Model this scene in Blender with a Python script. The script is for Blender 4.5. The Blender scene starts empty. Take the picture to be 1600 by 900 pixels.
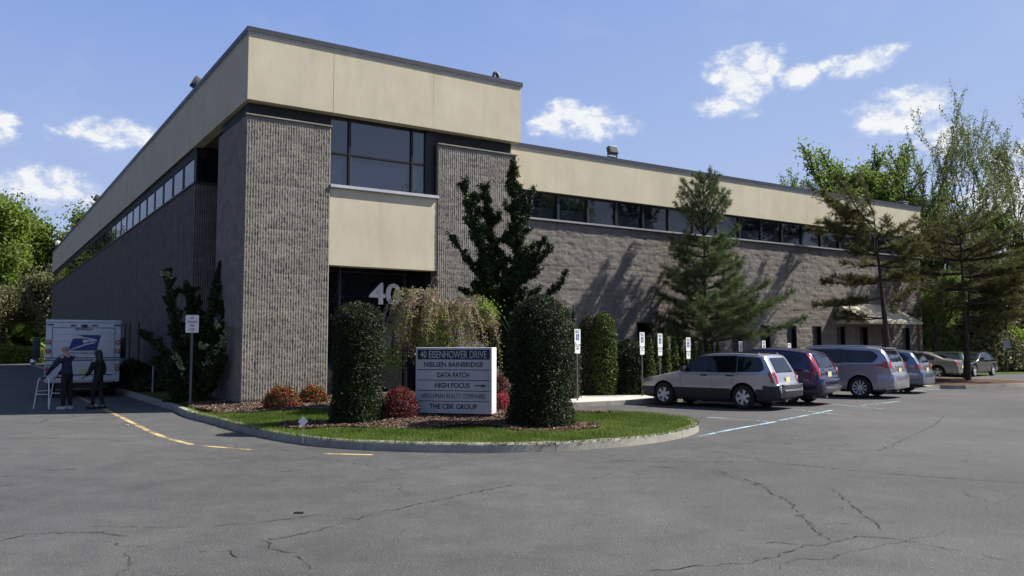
import bpy, bmesh, math, random
import numpy as np
from mathutils import Vector, Matrix
R = math.radians
scene = bpy.context.scene
COL = scene.collection

# ------------------------------------------------------------------ camera measurements
FPX = 1295.0
PITCH = math.atan(91 / FPX)
CP, SP = math.cos(PITCH), math.sin(PITCH)
EYE = 1.72
TH = R(33.1)                                   # direction of the long front of the building
ER = (math.cos(TH), math.sin(TH)); EL = (-math.sin(TH), math.cos(TH))
C0 = (-7.1616, 22.0)

def ray(px, py):
    u = (px - 800) / FPX; v = (450 - py) / FPX
    d = CP - v * SP
    return u / d, (SP + v * CP) / d
def gp(px, py, z=0.0):
    k, m = ray(px, py); Y = (z - EYE) / m
    return (k * Y, Y)
def at(px, py, Y):
    k, m = ray(px, py)
    return (k * Y, Y, EYE + m * Y)
def W(s, t, z=0.0):                              # building frame -> world
    return (C0[0] + s * ER[0] + t * EL[0], C0[1] + s * ER[1] + t * EL[1], z)
def onR(px, py, t=0.0):
    k, m = ray(px, py)
    x0 = C0[0] + t * EL[0]; y0 = C0[1] + t * EL[1]
    S = (k * y0 - x0) / (ER[0] - k * ER[1]); Y = y0 + S * ER[1]
    return S, EYE + m * Y
def onL(px, py, o=0.0):
    k, m = ray(px, py)
    x0 = C0[0] + o * ER[0]; y0 = C0[1] + o * ER[1]
    T = (k * y0 - x0) / (EL[0] - k * EL[1]); Y = y0 + T * EL[1]
    return T, EYE + m * Y

# ------------------------------------------------------------------ object helpers
def tag(o, label=None, cat=None, group=None, kind=None):
    if label: o['label'] = label
    if cat: o['category'] = cat
    if group: o['group'] = group
    if kind: o['kind'] = kind
    return o
def thing(name, label, cat, loc=(0, 0, 0), rz=0.0, group=None):
    o = bpy.data.objects.new(name, None); COL.objects.link(o)
    o.location = loc; o.rotation_euler = (0, 0, rz); o.empty_display_size = 0.2
    return tag(o, label, cat, group)
def copy_tree(o, parent=None):
    c = o.copy(); COL.objects.link(c); c.parent = parent
    for ch in list(o.children):
        copy_tree(ch, c)
    return c

class MB:
    def __init__(s): s.v = []; s.f = []; s.m = []; s.sm = []
    def add(s, vs, fs, mi=0, smooth=False):
        b = len(s.v); s.v += [tuple(p) for p in vs]
        for f in fs:
            s.f.append(tuple(b + i for i in f)); s.m.append(mi); s.sm.append(smooth)
    def box(s, x0, x1, y0, y1, z0, z1, mi=0):
        s.add([(x0,y0,z0),(x1,y0,z0),(x1,y1,z0),(x0,y1,z0),(x0,y0,z1),(x1,y0,z1),(x1,y1,z1),(x0,y1,z1)],
              [(0,3,2,1),(4,5,6,7),(0,1,5,4),(1,2,6,5),(2,3,7,6),(3,0,4,7)], mi)
    def bbox(s, x0, x1, y0, y1, z0, z1, b=0.01, mi=0):      # chamfered box
        bm = bmesh.new(); bmesh.ops.create_cube(bm, size=1)
        for v in bm.verts:
            v.co = Vector(((x0+x1)/2+v.co.x*(x1-x0), (y0+y1)/2+v.co.y*(y1-y0), (z0+z1)/2+v.co.z*(z1-z0)))
        bmesh.ops.bevel(bm, geom=list(bm.edges), offset=b, segments=2, profile=.6, affect='EDGES')
        bm.verts.index_update()
        s.add([v.co[:] for v in bm.verts], [tuple(v.index for v in f.verts) for f in bm.faces], mi, True); bm.free()
    def tube(s, pts, rads, n=8, mi=0, cap=True, smooth=True):
        pts = [Vector(p) for p in pts]; b = len(s.v)
        ref = None
        for i, p in enumerate(pts):
            d = (pts[min(i+1, len(pts)-1)] - pts[max(i-1, 0)])
            if d.length < 1e-9: d = Vector((0, 0, 1))
            d.normalize()
            if ref is None:
                ref = d.orthogonal().normalized()
            ref = (ref - d * ref.dot(d))
            if ref.length < 1e-6: ref = d.orthogonal()
            ref.normalize(); q = d.cross(ref)
            r = rads[i] if hasattr(rads, '__len__') else rads
            for k in range(n):
                a = 2*math.pi*k/n
                s.v.append(tuple(p + (ref*math.cos(a) + q*math.sin(a))*r))
        for i in range(len(pts)-1):
            for k in range(n):
                k2 = (k+1) % n
                s.f.append((b+i*n+k, b+i*n+k2, b+(i+1)*n+k2, b+(i+1)*n+k)); s.m.append(mi); s.sm.append(smooth)
        if cap:
            s.f.append(tuple(b+k for k in reversed(range(n)))); s.m.append(mi); s.sm.append(False)
            e = b+(len(pts)-1)*n
            s.f.append(tuple(e+k for k in range(n))); s.m.append(mi); s.sm.append(False)
    def lathe(s, prof, n=24, axis='z', org=(0,0,0), mi=0, smooth=True, cap=True):
        b = len(s.v)
        for r, h in prof:
            for k in range(n):
                a = 2*math.pi*k/n; p = (r*math.cos(a), r*math.sin(a), h)
                if axis == 'y': p = (p[0], p[2], p[1])
                if axis == 'x': p = (p[2], p[0], p[1])
                s.v.append((p[0]+org[0], p[1]+org[1], p[2]+org[2]))
        for i in range(len(prof)-1):
            for k in range(n):
                k2 = (k+1) % n
                s.f.append((b+i*n+k, b+i*n+k2, b+(i+1)*n+k2, b+(i+1)*n+k)); s.m.append(mi); s.sm.append(smooth)
        if not cap: return
        s.f.append(tuple(b+k for k in reversed(range(n)))); s.m.append(mi); s.sm.append(False)
        e = b+(len(prof)-1)*n
        s.f.append(tuple(e+k for k in range(n))); s.m.append(mi); s.sm.append(False)
    def prism(s, poly, y0, y1, mi=0, plane='xz'):
        n = len(poly)
        def P(a, c, h):
            return (a, h, c) if plane == 'xz' else ((a, c, h) if plane == 'xy' else (h, a, c))
        vs = [P(a, c, y0) for a, c in poly] + [P(a, c, y1) for a, c in poly]
        fs = [tuple(range(n)), tuple(reversed(range(n, 2*n)))] + [(i, i+n, (i+1) % n + n, (i+1) % n) for i in range(n)]
        s.add(vs, fs, mi)
    def build(s, name, mat, parent=None, **kw):
        me = bpy.data.meshes.new(name); me.from_pydata(s.v, [], s.f)
        mats = mat if isinstance(mat, (list, tuple)) else [mat]
        for m in mats: me.materials.append(m)
        me.polygons.foreach_set('material_index', s.m); me.polygons.foreach_set('use_smooth', s.sm)
        bm = bmesh.new(); bm.from_mesh(me); bmesh.ops.recalc_face_normals(bm, faces=bm.faces); bm.to_mesh(me); bm.free()
        me.update()
        if any(s.sm): me.set_sharp_from_angle(angle=R(38))
        o = bpy.data.objects.new(name, me); COL.objects.link(o)
        if parent: o.parent = parent
        return tag(o, **kw) if kw else o

def np_mesh(name, V, F, mat, parent=None, var=None, smooth=False, **kw):
    me = bpy.data.meshes.new(name)
    nv, (nf, k) = len(V), F.shape
    me.vertices.add(nv); me.vertices.foreach_set('co', np.ascontiguousarray(V, dtype=np.float32).ravel())
    me.loops.add(nf*k); me.loops.foreach_set('vertex_index', np.ascontiguousarray(F, dtype=np.int32).ravel())
    me.polygons.add(nf); me.polygons.foreach_set('loop_start', np.arange(0, nf*k, k, dtype=np.int32))
    me.polygons.foreach_set('loop_total', np.full(nf, k, dtype=np.int32))
    if smooth: me.polygons.foreach_set('use_smooth', np.ones(nf, dtype=bool))
    if var is not None:
        at_ = me.attributes.new('var', 'FLOAT', 'POINT'); at_.data.foreach_set('value', np.ascontiguousarray(var, dtype=np.float32))
    for m in (mat if isinstance(mat, (list, tuple)) else [mat]): me.materials.append(m)
    me.update(calc_edges=True); me.validate()
    o = bpy.data.objects.new(name, me); COL.objects.link(o)
    if parent: o.parent = parent
    return tag(o, **kw) if kw else o

def joinV(parts):
    Vs, Fs, Cs, b = [], [], [], 0
    for V, F, c in parts:
        Vs.append(V); Fs.append(F + b); Cs.append(c); b += len(V)
    return np.concatenate(Vs), np.concatenate(Fs), np.concatenate(Cs)

# ------------------------------------------------------------------ materials
MATS = {}
def nmat(name):
    m = bpy.data.materials.new(name); m.use_nodes = True; nt = m.node_tree; nt.nodes.clear()
    out = nt.nodes.new('ShaderNodeOutputMaterial'); b = nt.nodes.new('ShaderNodeBsdfPrincipled')
    nt.links.new(b.outputs[0], out.inputs[0]); MATS[name] = m
    return m, nt, b, out
def N(nt, t, **kw):
    n = nt.nodes.new(t)
    for k, v in kw.items():
        if k.startswith('i_'):
            key = k[2:]; key = int(key) if key.isdigit() else key
            n.inputs[key].default_value = v
        else: setattr(n, k, v)
    return n
def math_(nt, op, a, b=None, c=None, clamp=False):
    n = nt.nodes.new('ShaderNodeMath'); n.operation = op; n.use_clamp = clamp
    for i, x in enumerate((a, b, c)):
        if x is None: continue
        if isinstance(x, (int, float)): n.inputs[i].default_value = x
        else: nt.links.new(x, n.inputs[i])
    return n.outputs[0]
def mix_(nt, f, a, b, blend='MIX'):
    n = nt.nodes.new('ShaderNodeMix'); n.data_type = 'RGBA'; n.blend_type = blend
    for s_, x in ((n.inputs[0], f), (n.inputs[6], a), (n.inputs[7], b)):
        if isinstance(x, (int, float)): s_.default_value = x
        elif isinstance(x, tuple): s_.default_value = (*x, 1) if len(x) == 3 else x
        else: nt.links.new(x, s_)
    return n.outputs[2]
def coord(nt, kind='Object', scale=None):
    tc = nt.nodes.new('ShaderNodeTexCoord'); o = tc.outputs[kind]
    if scale:
        mp = nt.nodes.new('ShaderNodeMapping'); mp.inputs['Scale'].default_value = scale
        nt.links.new(o, mp.inputs[0]); o = mp.outputs[0]
    return o
def noise(nt, co, scale, detail=4, rough=.55, dist=0.0):
    n = N(nt, 'ShaderNodeTexNoise', i_Scale=scale, i_Detail=detail, i_Roughness=rough, i_Distortion=dist)
    nt.links.new(co, n.inputs['Vector']); return n.outputs[0]
def ramp(nt, f, stops):
    n = nt.nodes.new('ShaderNodeValToRGB'); e = n.color_ramp.elements
    while len(e) < len(stops): e.new(.5)
    for el_, (p, c) in zip(e, stops):
        el_.position = p; el_.color = (*c, 1) if len(c) == 3 else c
    nt.links.new(f, n.inputs[0]); return n.outputs[0]
def bump(nt, b, h, strength=.3, dist=.02):
    n = N(nt, 'ShaderNodeBump', i_Strength=strength, i_Distance=dist)
    nt.links.new(h, n.inputs['Height']); nt.links.new(n.outputs[0], b.inputs['Normal'])

def plain(name, col, rough=.6, metal=0.0, spec=.5, var=.12, nscale=6.0, bmp=0.0, coat=0.0):
    """Simple paint / metal / plastic with slight mottling."""
    m, nt, b, _ = nmat(name)
    co = coord(nt); n = noise(nt, co, nscale, 5)
    lo = tuple(max(0, c*(1-var)) for c in col); hi = tuple(min(1, c*(1+var)) for c in col)
    nt.links.new(ramp(nt, n, [(.3, lo), (.7, hi)]), b.inputs['Base Color'])
    b.inputs['Roughness'].default_value = rough; b.inputs['Metallic'].default_value = metal
    b.inputs['Specular IOR Level'].default_value = spec
    if coat: b.inputs['Coat Weight'].default_value = coat; b.inputs['Coat Roughness'].default_value = .04
    if bmp: bump(nt, b, noise(nt, co, nscale*6, 4), bmp, .01)
    return m

def leafmat(name, stops, trans=.25, rough=.55, spec=.3):
    """stops: list of (pos, colour) read along the per-leaf attribute 'var'."""
    m, nt, b, out = nmat(name)
    a = N(nt, 'ShaderNodeAttribute', attribute_name='var')
    col = ramp(nt, a.outputs['Fac'], stops)
    nt.links.new(col, b.inputs['Base Color']); b.inputs['Roughness'].default_value = rough
    b.inputs['Specular IOR Level'].default_value = spec
    t = nt.nodes.new('ShaderNodeBsdfTranslucent')
    nt.links.new(mix_(nt, .5, col, (.25, .4, .05), 'SCREEN') if trans > .35 else col, t.inputs[0])
    mx = nt.nodes.new('ShaderNodeMixShader'); mx.inputs[0].default_value = trans
    nt.links.new(b.outputs[0], mx.inputs[1]); nt.links.new(t.outputs[0], mx.inputs[2]); nt.links.new(mx.outputs[0], out.inputs[0])
    return m

def m_asphalt():
    m, nt, b, _ = nmat('asphalt_material'); co = coord(nt)
    big = noise(nt, co, .16, 5, .6); mid = noise(nt, co, 1.7, 12, .74); fine = noise(nt, co, 70, 4, .75)
    base = ramp(nt, big, [(.32, (.066, .065, .065)), (.5, (.088, .087, .087)), (.68, (.108, .106, .105))])
    base = mix_(nt, .7, base, ramp(nt, mid, [(.3, (.33, .33, .33)), (.7, (.67, .665, .66))]), 'OVERLAY')
    base = mix_(nt, .9, base, ramp(nt, fine, [(.3, (.2, .2, .2)), (.72, (.82, .81, .8))]), 'OVERLAY')
    # pale chips of aggregate
    vo = N(nt, 'ShaderNodeTexVoronoi', i_Scale=48.0); nt.links.new(co, vo.inputs[0])
    sp = nt.nodes.new('ShaderNodeSeparateColor'); nt.links.new(vo.outputs['Color'], sp.inputs[0])
    chip = math_(nt, 'MULTIPLY', math_(nt, 'LESS_THAN', vo.outputs['Distance'], .34), math_(nt, 'GREATER_THAN', sp.outputs[0], .90))
    base = mix_(nt, math_(nt, 'MULTIPLY', chip, .42), base, (.30, .29, .275))
    dchip = math_(nt, 'MULTIPLY', math_(nt, 'LESS_THAN', vo.outputs['Distance'], .3), math_(nt, 'LESS_THAN', sp.outputs[1], .12))
    base = mix_(nt, math_(nt, 'MULTIPLY', dchip, .5), base, (.025, .025, .025))
    # dark oil patches
    oil = ramp(nt, noise(nt, co, .45, 6, .7, .8), [(.60, (0, 0, 0)), (.72, (1, 1, 1))])
    base = mix_(nt, math_(nt, 'MULTIPLY', oil, .35), base, (.045, .044, .045))
    # hairline cracks
    wp = nt.nodes.new('ShaderNodeMapping'); nt.links.new(co, wp.inputs[0])
    wn = N(nt, 'ShaderNodeTexNoise', i_Scale=.9, i_Detail=6.0); nt.links.new(co, wn.inputs['Vector'])
    vadd = nt.nodes.new('ShaderNodeVectorMath'); vadd.operation = 'MULTIPLY_ADD'; vadd.inputs[1].default_value = (1.6, 1.6, 0)
    nt.links.new(wn.outputs[1], vadd.inputs[0]); nt.links.new(co, vadd.inputs[2])
    ve = N(nt, 'ShaderNodeTexVoronoi', feature='DISTANCE_TO_EDGE', i_Scale=.31); nt.links.new(vadd.outputs[0], ve.inputs[0])
    cr = math_(nt, 'LESS_THAN', ve.outputs['Distance'], .0017)
    msk = ramp(nt, noise(nt, co, .5, 3), [(.48, (0, 0, 0)), (.56, (1, 1, 1))])
    cr = math_(nt, 'MULTIPLY', cr, msk)
    base = mix_(nt, math_(nt, 'MULTIPLY', cr, .7), base, (.02, .02, .02))
    nt.links.new(base, b.inputs['Base Color'])
    nt.links.new(ramp(nt, mid, [(.3, (.72,)*3), (.7, (.92,)*3)]), b.inputs['Roughness']); b.inputs['Specular IOR Level'].default_value = .3
    h = math_(nt, 'ADD', fine, math_(nt, 'MULTIPLY', vo.outputs['Distance'], -.6))
    bump(nt, b, h, .55, .012)
    return m

def m_block(name, lo, hi, tint, ribs=False):
    """split-face concrete block: per-block tone, aggregate grain, stains."""
    m, nt, b, _ = nmat(name); co = coord(nt)
    sep = nt.nodes.new('ShaderNodeSeparateXYZ'); nt.links.new(co, sep.inputs[0])
    cx = nt.nodes.new('ShaderNodeCombineXYZ')
    row = math_(nt, 'FLOOR', math_(nt, 'DIVIDE', sep.outputs[2], .203))
    xs = math_(nt, 'ADD', math_(nt, 'DIVIDE', math_(nt, 'ADD', sep.outputs[0], sep.outputs[1]), .406), math_(nt, 'MULTIPLY', row, .5))
    nt.links.new(math_(nt, 'FLOOR', xs), cx.inputs[0]); nt.links.new(row, cx.inputs[1])
    wn = nt.nodes.new('ShaderNodeTexWhiteNoise'); nt.links.new(cx.outputs[0], wn.inputs[0])
    fine = noise(nt, co, 38, 4, .7); mid = noise(nt, co, 2.2, 6, .6); grit = noise(nt, co, 110, 2, .6)
    base = ramp(nt, fine, [(.25, lo), (.75, hi)])
    base = mix_(nt, .42, base, ramp(nt, wn.outputs[0], [(0, (.36, .36, .36)), (1, (.66, .64, .62))]), 'OVERLAY')
    base = mix_(nt, .5, base, ramp(nt, mid, [(.3, (.4, .39, .38)), (.7, (.6, .59, .58))]), 'OVERLAY')
    base = mix_(nt, .5, base, ramp(nt, grit, [(.3, (.25, .25, .25)), (.7, (.78, .77, .76))]), 'OVERLAY')
    base = mix_(nt, ramp(nt, noise(nt, co, 14, 3), [(.55, (0, 0, 0)), (.7, (.35,)*3)]), base, tint)
    # joints
    fz = math_(nt, 'FRACT', math_(nt, 'DIVIDE', sep.outputs[2], .203)); fx = math_(nt, 'FRACT', xs)
    jz = math_(nt, 'LESS_THAN', fz, .07); jx = math_(nt, 'LESS_THAN', fx, .02)
    jm = ramp(nt, noise(nt, co, 1.7, 4, .7), [(.46, (.0,)*3), (.66, (.5 if name.startswith('split') else .8,)*3)])
    j = math_(nt, 'MULTIPLY', math_(nt, 'MAXIMUM', jz, jx), jm)
    base = mix_(nt, j, base, tuple(c*.45 for c in lo))
    # rain streaks
    st = noise(nt, coord(nt, 'Object', (1.6, 1.6, .12)), 2.5, 5, .6)
    base = mix_(nt, ramp(nt, st, [(.56, (0, 0, 0)), (.74, (.42,)*3)]), base, tuple(c*.55 for c in lo))
    nt.links.new(base, b.inputs['Base Color']); b.inputs['Roughness'].default_value = .93; b.inputs['Specular IOR Level'].default_value = .15
    h = math_(nt, 'ADD', fine, math_(nt, 'MULTIPLY', grit, .5))
    if ribs:
        w = math_(nt, 'SINE', math_(nt, 'MULTIPLY', math_(nt, 'ADD', sep.outputs[0], sep.outputs[1]), 2*math.pi/.073))
        h = math_(nt, 'ADD', h, math_(nt, 'MULTIPLY', w, .8))
    h = math_(nt, 'SUBTRACT', h, math_(nt, 'MULTIPLY', j, .9))
    bump(nt, b, h, .9, .016)
    return m

def m_stucco():
    m, nt, b, _ = nmat('stucco_material'); co = coord(nt)
    n = noise(nt, co, .9, 7, .62); g = noise(nt, co, 90, 3, .6)
    base = ramp(nt, n, [(.28, (.54, .48, .345)), (.5, (.60, .535, .39)), (.72, (.645, .585, .43))])
    base = mix_(nt, .25, base, ramp(nt, g, [(.3, (.35,)*3), (.7, (.65,)*3)]), 'OVERLAY')
    st = noise(nt, coord(nt, 'Object', (1.3, 1.3, .22)), 1.6, 6, .65)
    base = mix_(nt, ramp(nt, st, [(.50, (0, 0, 0)), (.70, (.26,)*3)]), base, (.37, .32, .235))
    pt = noise(nt, co, .35, 4, .5)
    base = mix_(nt, ramp(nt, pt, [(.5, (0, 0, 0)), (.7, (.4,)*3)]), base, (.52, .46, .36))
    nt.links.new(base, b.inputs['Base Color']); b.inputs['Roughness'].default_value = .9; b.inputs['Specular IOR Level'].default_value = .2
    bump(nt, b, math_(nt, 'ADD', g, math_(nt, 'MULTIPLY', n, 3.0)), .25, .01)
    return m

def m_glass(name, col=(.006, .008, .013), rough=.02, spec=.9, wav=.05):
    m, nt, b, _ = nmat(name); co = coord(nt)
    n = noise(nt, co, .8, 3)
    nt.links.new(ramp(nt, n, [(.3, col), (.7, tuple(c*1.5 for c in col))]), b.inputs['Base Color'])
    b.inputs['Roughness'].default_value = rough; b.inputs['Specular IOR Level'].default_value = spec
    b.inputs['IOR'].default_value = 1.6
    bump(nt, b, noise(nt, co, .7, 2), wav, .05)
    return m

def m_concrete(name, a, c):
    m, nt, b, _ = nmat(name); co = coord(nt)
    n = noise(nt, co, 1.8, 7, .7); g = noise(nt, co, 60, 3, .6)
    base = ramp(nt, n, [(.3, a), (.7, c)])
    base = mix_(nt, .45, base, ramp(nt, g, [(.3, (.3,)*3), (.7, (.7,)*3)]), 'OVERLAY')
    st = ramp(nt, noise(nt, co, 4.5, 5, .7, .6), [(.58, (0, 0, 0)), (.7, (.55,)*3)])
    base = mix_(nt, st, base, tuple(x*.5 for x in a))
    nt.links.new(base, b.inputs['Base Color']); b.inputs['Roughness'].default_value = .9; b.inputs['Specular IOR Level'].default_value = .2
    bump(nt, b, g, .4, .008)
    return m

def m_paint_line(name, col):
    """worn road paint: mix with see-through gaps where it has worn off."""
    m, nt, b, out = nmat(name); co = coord(nt)
    n = noise(nt, co, 9, 8, .75); n2 = noise(nt, co, 1.1, 4, .6)
    w = ramp(nt, math_(nt, 'ADD', math_(nt, 'MULTIPLY', n, .6), math_(nt, 'MULTIPLY', n2, .5)), [(.52, (1, 1, 1)), (.63, (0, 0, 0))])
    nt.links.new(ramp(nt, n, [(.3, tuple(c*.75 for c in col)), (.7, col)]), b.inputs['Base Color']); b.inputs['Roughness'].default_value = .8
    tr = nt.nodes.new('ShaderNodeBsdfTransparent'); mx = nt.nodes.new('ShaderNodeMixShader')
    nt.links.new(w, mx.inputs[0]); nt.links.new(tr.outputs[0], mx.inputs[1]); nt.links.new(b.outputs[0], mx.inputs[2])
    nt.links.new(mx.outputs[0], out.inputs[0]); return m

def m_ground(name, cols, scale, bmp=.8):
    m, nt, b, _ = nmat(name); co = coord(nt)
    a = noise(nt, co, scale, 6, .7); c = noise(nt, co, scale*9, 4, .7)
    base = ramp(nt, a, cols)
    base = mix_(nt, .7, base, ramp(nt, c, [(.3, (.22,)*3), (.7, (.78,)*3)]), 'OVERLAY')
    nt.links.new(base, b.inputs['Base Color']); b.inputs['Roughness'].default_value = .95; b.inputs['Specular IOR Level'].default_value = .1
    bump(nt, b, c, bmp, .04); return m

def m_car(name, col, metal=.55, rough=.32):
    m, nt, b, _ = nmat(name); co = coord(nt)
    n = noise(nt, co, 2.2, 5, .6)
    nt.links.new(ramp(nt, n, [(.3, tuple(c*.94 for c in col)), (.7, col)]), b.inputs['Base Color'])
    b.inputs['Metallic'].default_value = metal; b.inputs['Roughness'].default_value = rough
    b.inputs['Coat Weight'].default_value = .8; b.inputs['Coat Roughness'].default_value = .05
    # road film low down on the panels
    return m

M = {}
M['asphalt'] = m_asphalt()
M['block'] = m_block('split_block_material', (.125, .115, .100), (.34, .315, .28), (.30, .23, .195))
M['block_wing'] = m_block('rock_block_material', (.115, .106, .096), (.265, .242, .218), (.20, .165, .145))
M['block_ribbed_shaded'] = m_block('shaded_ribbed_block_material', (.105, .097, .088), (.225, .208, .19), (.19, .16, .14), True)  # same block as the piers, side wall's shade darkened into its colour
M['stucco'] = m_stucco()
M['coping'] = plain('coping_metal', (.045, .045, .055), .45, .3, .5)
M['dark_recess'] = plain('dark_recess_material', (.012, .014, .015), .7)
M['soffit'] = plain('soffit_material', (.16, .115, .085), .8)
M['frame'] = plain('bronze_frame', (.014, .014, .016), .4, .3)
M['frame_light'] = plain('grey_mullion', (.20, .20, .21), .45, .4)
M['sill'] = plain('sill_metal', (.52, .53, .55), .45, .3, nscale=3)
M['sill_grey'] = plain('grey_sill_metal', (.30, .30, .31), .5, .3, nscale=3)
M['glass'] = m_glass('tinted_window_glass', spec=.55)
M['glass_dim'] = m_glass('dim_slot_glass', (.004, .004, .005), .25, .12)
M['glass_blue'] = m_glass('front_window_glass', (.010, .010, .026), .02, 1.0, .04)
M['roof'] = plain('roof_gravel', (.2, .19, .18), .95, bmp=.5)
M['kerb'] = m_concrete('kerb_concrete', (.24, .225, .19), (.37, .35, .30))
M['walk'] = m_concrete('walk_concrete', (.50, .47, .42), (.62, .59, .53))
M['yellow_line'] = m_paint_line('worn_yellow_paint', (.62, .47, .22))
M['blue_line'] = m_paint_line('worn_blue_paint', (.42, .62, .72))
M['crack'] = plain('crack_filler', (.022, .021, .022), .9)
M['lawn'] = m_ground('lawn_soil', [(.3, (.045, .075, .012)), (.7, (.09, .14, .022))], 2.0)
M['mulch'] = m_ground('mulch_material', [(.3, (.065, .042, .030)), (.7, (.165, .105, .078))], 3.0, 1.0)
M['white_paint'] = plain('white_sign_paint', (.72, .72, .72), .5, var=.05)
M['sign_face'] = plain('sign_face_metal', (.47, .48, .50), .45, .1, var=.05, nscale=2)
M['black_paint'] = plain('black_lettering', (.008, .008, .010), .5)
M['post'] = plain('galvanised_post', (.10, .11, .11), .5, .6)
M['bark'] = m_ground('bark_material', [(.3, (.035, .028, .022)), (.7, (.10, .08, .062))], 5.0)
M['bark_grey'] = m_ground('grey_bark_material', [(.3, (.07, .065, .06)), (.7, (.19, .18, .165))], 5.0)
M['twig'] = plain('pale_twig_material', (.20, .175, .15), .8)
M['floodlight'] = plain('floodlight_metal', (.11, .105, .10), .5, .5)
M['lens'] = m_glass('lens_glass', (.10, .10, .10), .1)
M['rubber'] = plain('tyre_rubber', (.014, .014, .014), .85, var=.3, bmp=.2)
M['rim'] = plain('alloy_rim', (.62, .62, .64), .35, .35)
M['headlight'] = plain('headlight_glass', (.22, .23, .24), .1, .3, .8, coat=.6)
M['black_plastic'] = plain('black_plastic', (.015, .015, .016), .5)
M['clad_grey'] = plain('grey_cladding', (.020, .021, .023), .5)
M['chrome'] = plain('chrome_trim', (.62, .62, .64), .15, .95)
M['tail_red'] = plain('tail_light_red', (.42, .010, .018), .12, 0, .8, coat=.6, var=.3, nscale=20)
M['tail_clear'] = plain('tail_light_clear', (.75, .45, .42), .12, 0, .8, coat=.6)
M['plate'] = plain('licence_plate_yellow', (.68, .62, .34), .5, var=.15, nscale=25)
M['car_glass'] = m_glass('car_glass', (.005, .006, .008), .02, .45, .02)
# ------------------------------------------------------------------ camera, world, sun
cam = bpy.data.cameras.new('camera'); cam.sensor_width = 36; cam.lens = FPX * 36 / 1600
cam.clip_start = .1; cam.clip_end = 3000
camo = bpy.data.objects.new('camera', cam); COL.objects.link(camo)
camo.location = (0, 0, EYE); camo.rotation_euler = (R(90) + PITCH, 0, 0); scene.camera = camo
scene.render.resolution_x = 1024; scene.render.resolution_y = 576
vs = scene.view_settings; vs.view_transform = 'Standard'; vs.look = 'None'; vs.gamma = 1; vs.exposure = EXPOSURE = 0.68
vs.use_curve_mapping = False
SUN_AZ, SUN_EL = 79.0, 47.0                     # azimuth from +Y towards +X
sd = Vector((math.sin(R(SUN_AZ))*math.cos(R(SUN_EL)), math.cos(R(SUN_AZ))*math.cos(R(SUN_EL)), math.sin(R(SUN_EL))))
sun = bpy.data.lights.new('sun', 'SUN'); sun.energy = 5.0; sun.angle = R(.5); sun.color = (1, .955, .88)
suno = bpy.data.objects.new('sun', sun); COL.objects.link(suno)
suno.rotation_euler = (-sd).to_track_quat('-Z', 'Y').to_euler(); suno.location = (40, 10, 50)

world = bpy.data.worlds.new('World'); scene.world = world; world.use_nodes = True
nt = world.node_tree; nt.nodes.clear()
wo = nt.nodes.new('ShaderNodeOutputWorld'); bg = nt.nodes.new('ShaderNodeBackground'); bg.inputs[1].default_value = .095
nt.links.new(bg.outputs[0], wo.inputs[0])
sky = N(nt, 'ShaderNodeTexSky', sky_type='NISHITA'); sky.sun_disc = False
sky.sun_elevation = R(SUN_EL); sky.sun_rotation = R(SUN_AZ); sky.altitude = 50; sky.air_density = 1.0; sky.dust_density = .6; sky.ozone_density = 3.0
co = coord(nt, 'Generated')
sep = nt.nodes.new('ShaderNodeSeparateXYZ'); nt.links.new(co, sep.inputs[0])
az = math_(nt, 'ARCTAN2', sep.outputs[0], sep.outputs[1]); el = math_(nt, 'ARCSINE', sep.outputs[2])
def clouddir(px, py):
    k, m = ray(px, py); l = math.sqrt(1 + k*k + m*m); return math.atan2(k, 1), math.asin(m / l)
CL = [  # cloud puffs: centre and half size in degrees, laid out over the sky
 (160, 209, 3.8, .85), (205, 212, 2.2, .75), (110, 206, 1.6, .5), (15, 290, 2.5, .8), (70, 290, 3.3, 1.15), (115, 305, 1.9, .95), (55, 300, 3.0, .9), (-12, 210, 1.5, .8), (-10, 185, 1.5, .5),
 (880, 178, 1.9, 1.0), (915, 195, 3.4, 1.15), (965, 194, 1.9, .7), (860, 190, 1.8, .9), (900, 208, 2.2, .6),
 (1180, 88, 1.9, .8), (1150, 108, 2.7, 1.1), (1195, 100, 1.8, .7), (1160, 140, 2.1, 1.5), (1135, 165, 2.6, .7), (1250, 120, 1.5, .75), (1222, 75, .7, .4),
 (1330, 103, 1.9, .7), (1365, 90, 1.6, .8), (1402, 72, 1.0, .35), (1300, 100, 1.0, .4),
 (1400, 175, 2.8, 1.2), (1440, 170, 2.2, 1.3), (1360, 197, 1.5, .7), (1560, 300, 3.5, 2.0), (1590, 360, 3.0, 2.5), (1480, 215, 2.0, 1.0)]
mask = None
for px, py, ra, re in CL:
    a0, e0 = clouddir(px, py)
    dx = math_(nt, 'DIVIDE', math_(nt, 'SUBTRACT', az, a0), R(ra)); dy = math_(nt, 'DIVIDE', math_(nt, 'SUBTRACT', el, e0), R(re*1.32))
    g = math_(nt, 'SUBTRACT', 1.0, math_(nt, 'ADD', math_(nt, 'MULTIPLY', dx, dx), math_(nt, 'MULTIPLY', dy, dy)))
    mask = g if mask is None else math_(nt, 'SMOOTH_MAX', mask, g, .35)
cv = nt.nodes.new('ShaderNodeCombineXYZ'); nt.links.new(az, cv.inputs[0]); nt.links.new(math_(nt, 'MULTIPLY', el, 1.5), cv.inputs[1])
n1 = noise(nt, cv.outputs[0], 21, 11, .66, .12)
nbig = noise(nt, cv.outputs[0], 5, 8, .62, .4)
den = math_(nt, 'ADD', mask, math_(nt, 'MULTIPLY', math_(nt, 'SUBTRACT', n1, .5), 4.4))
den = ramp(nt, den, [(.0, (0, 0, 0)), (.28, (.10,)*3), (.62, (.48,)*3), (1.0, (.94,)*3)])
wisp = ramp(nt, nbig, [(.52, (0, 0, 0)), (.85, (.22,)*3)])
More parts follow.
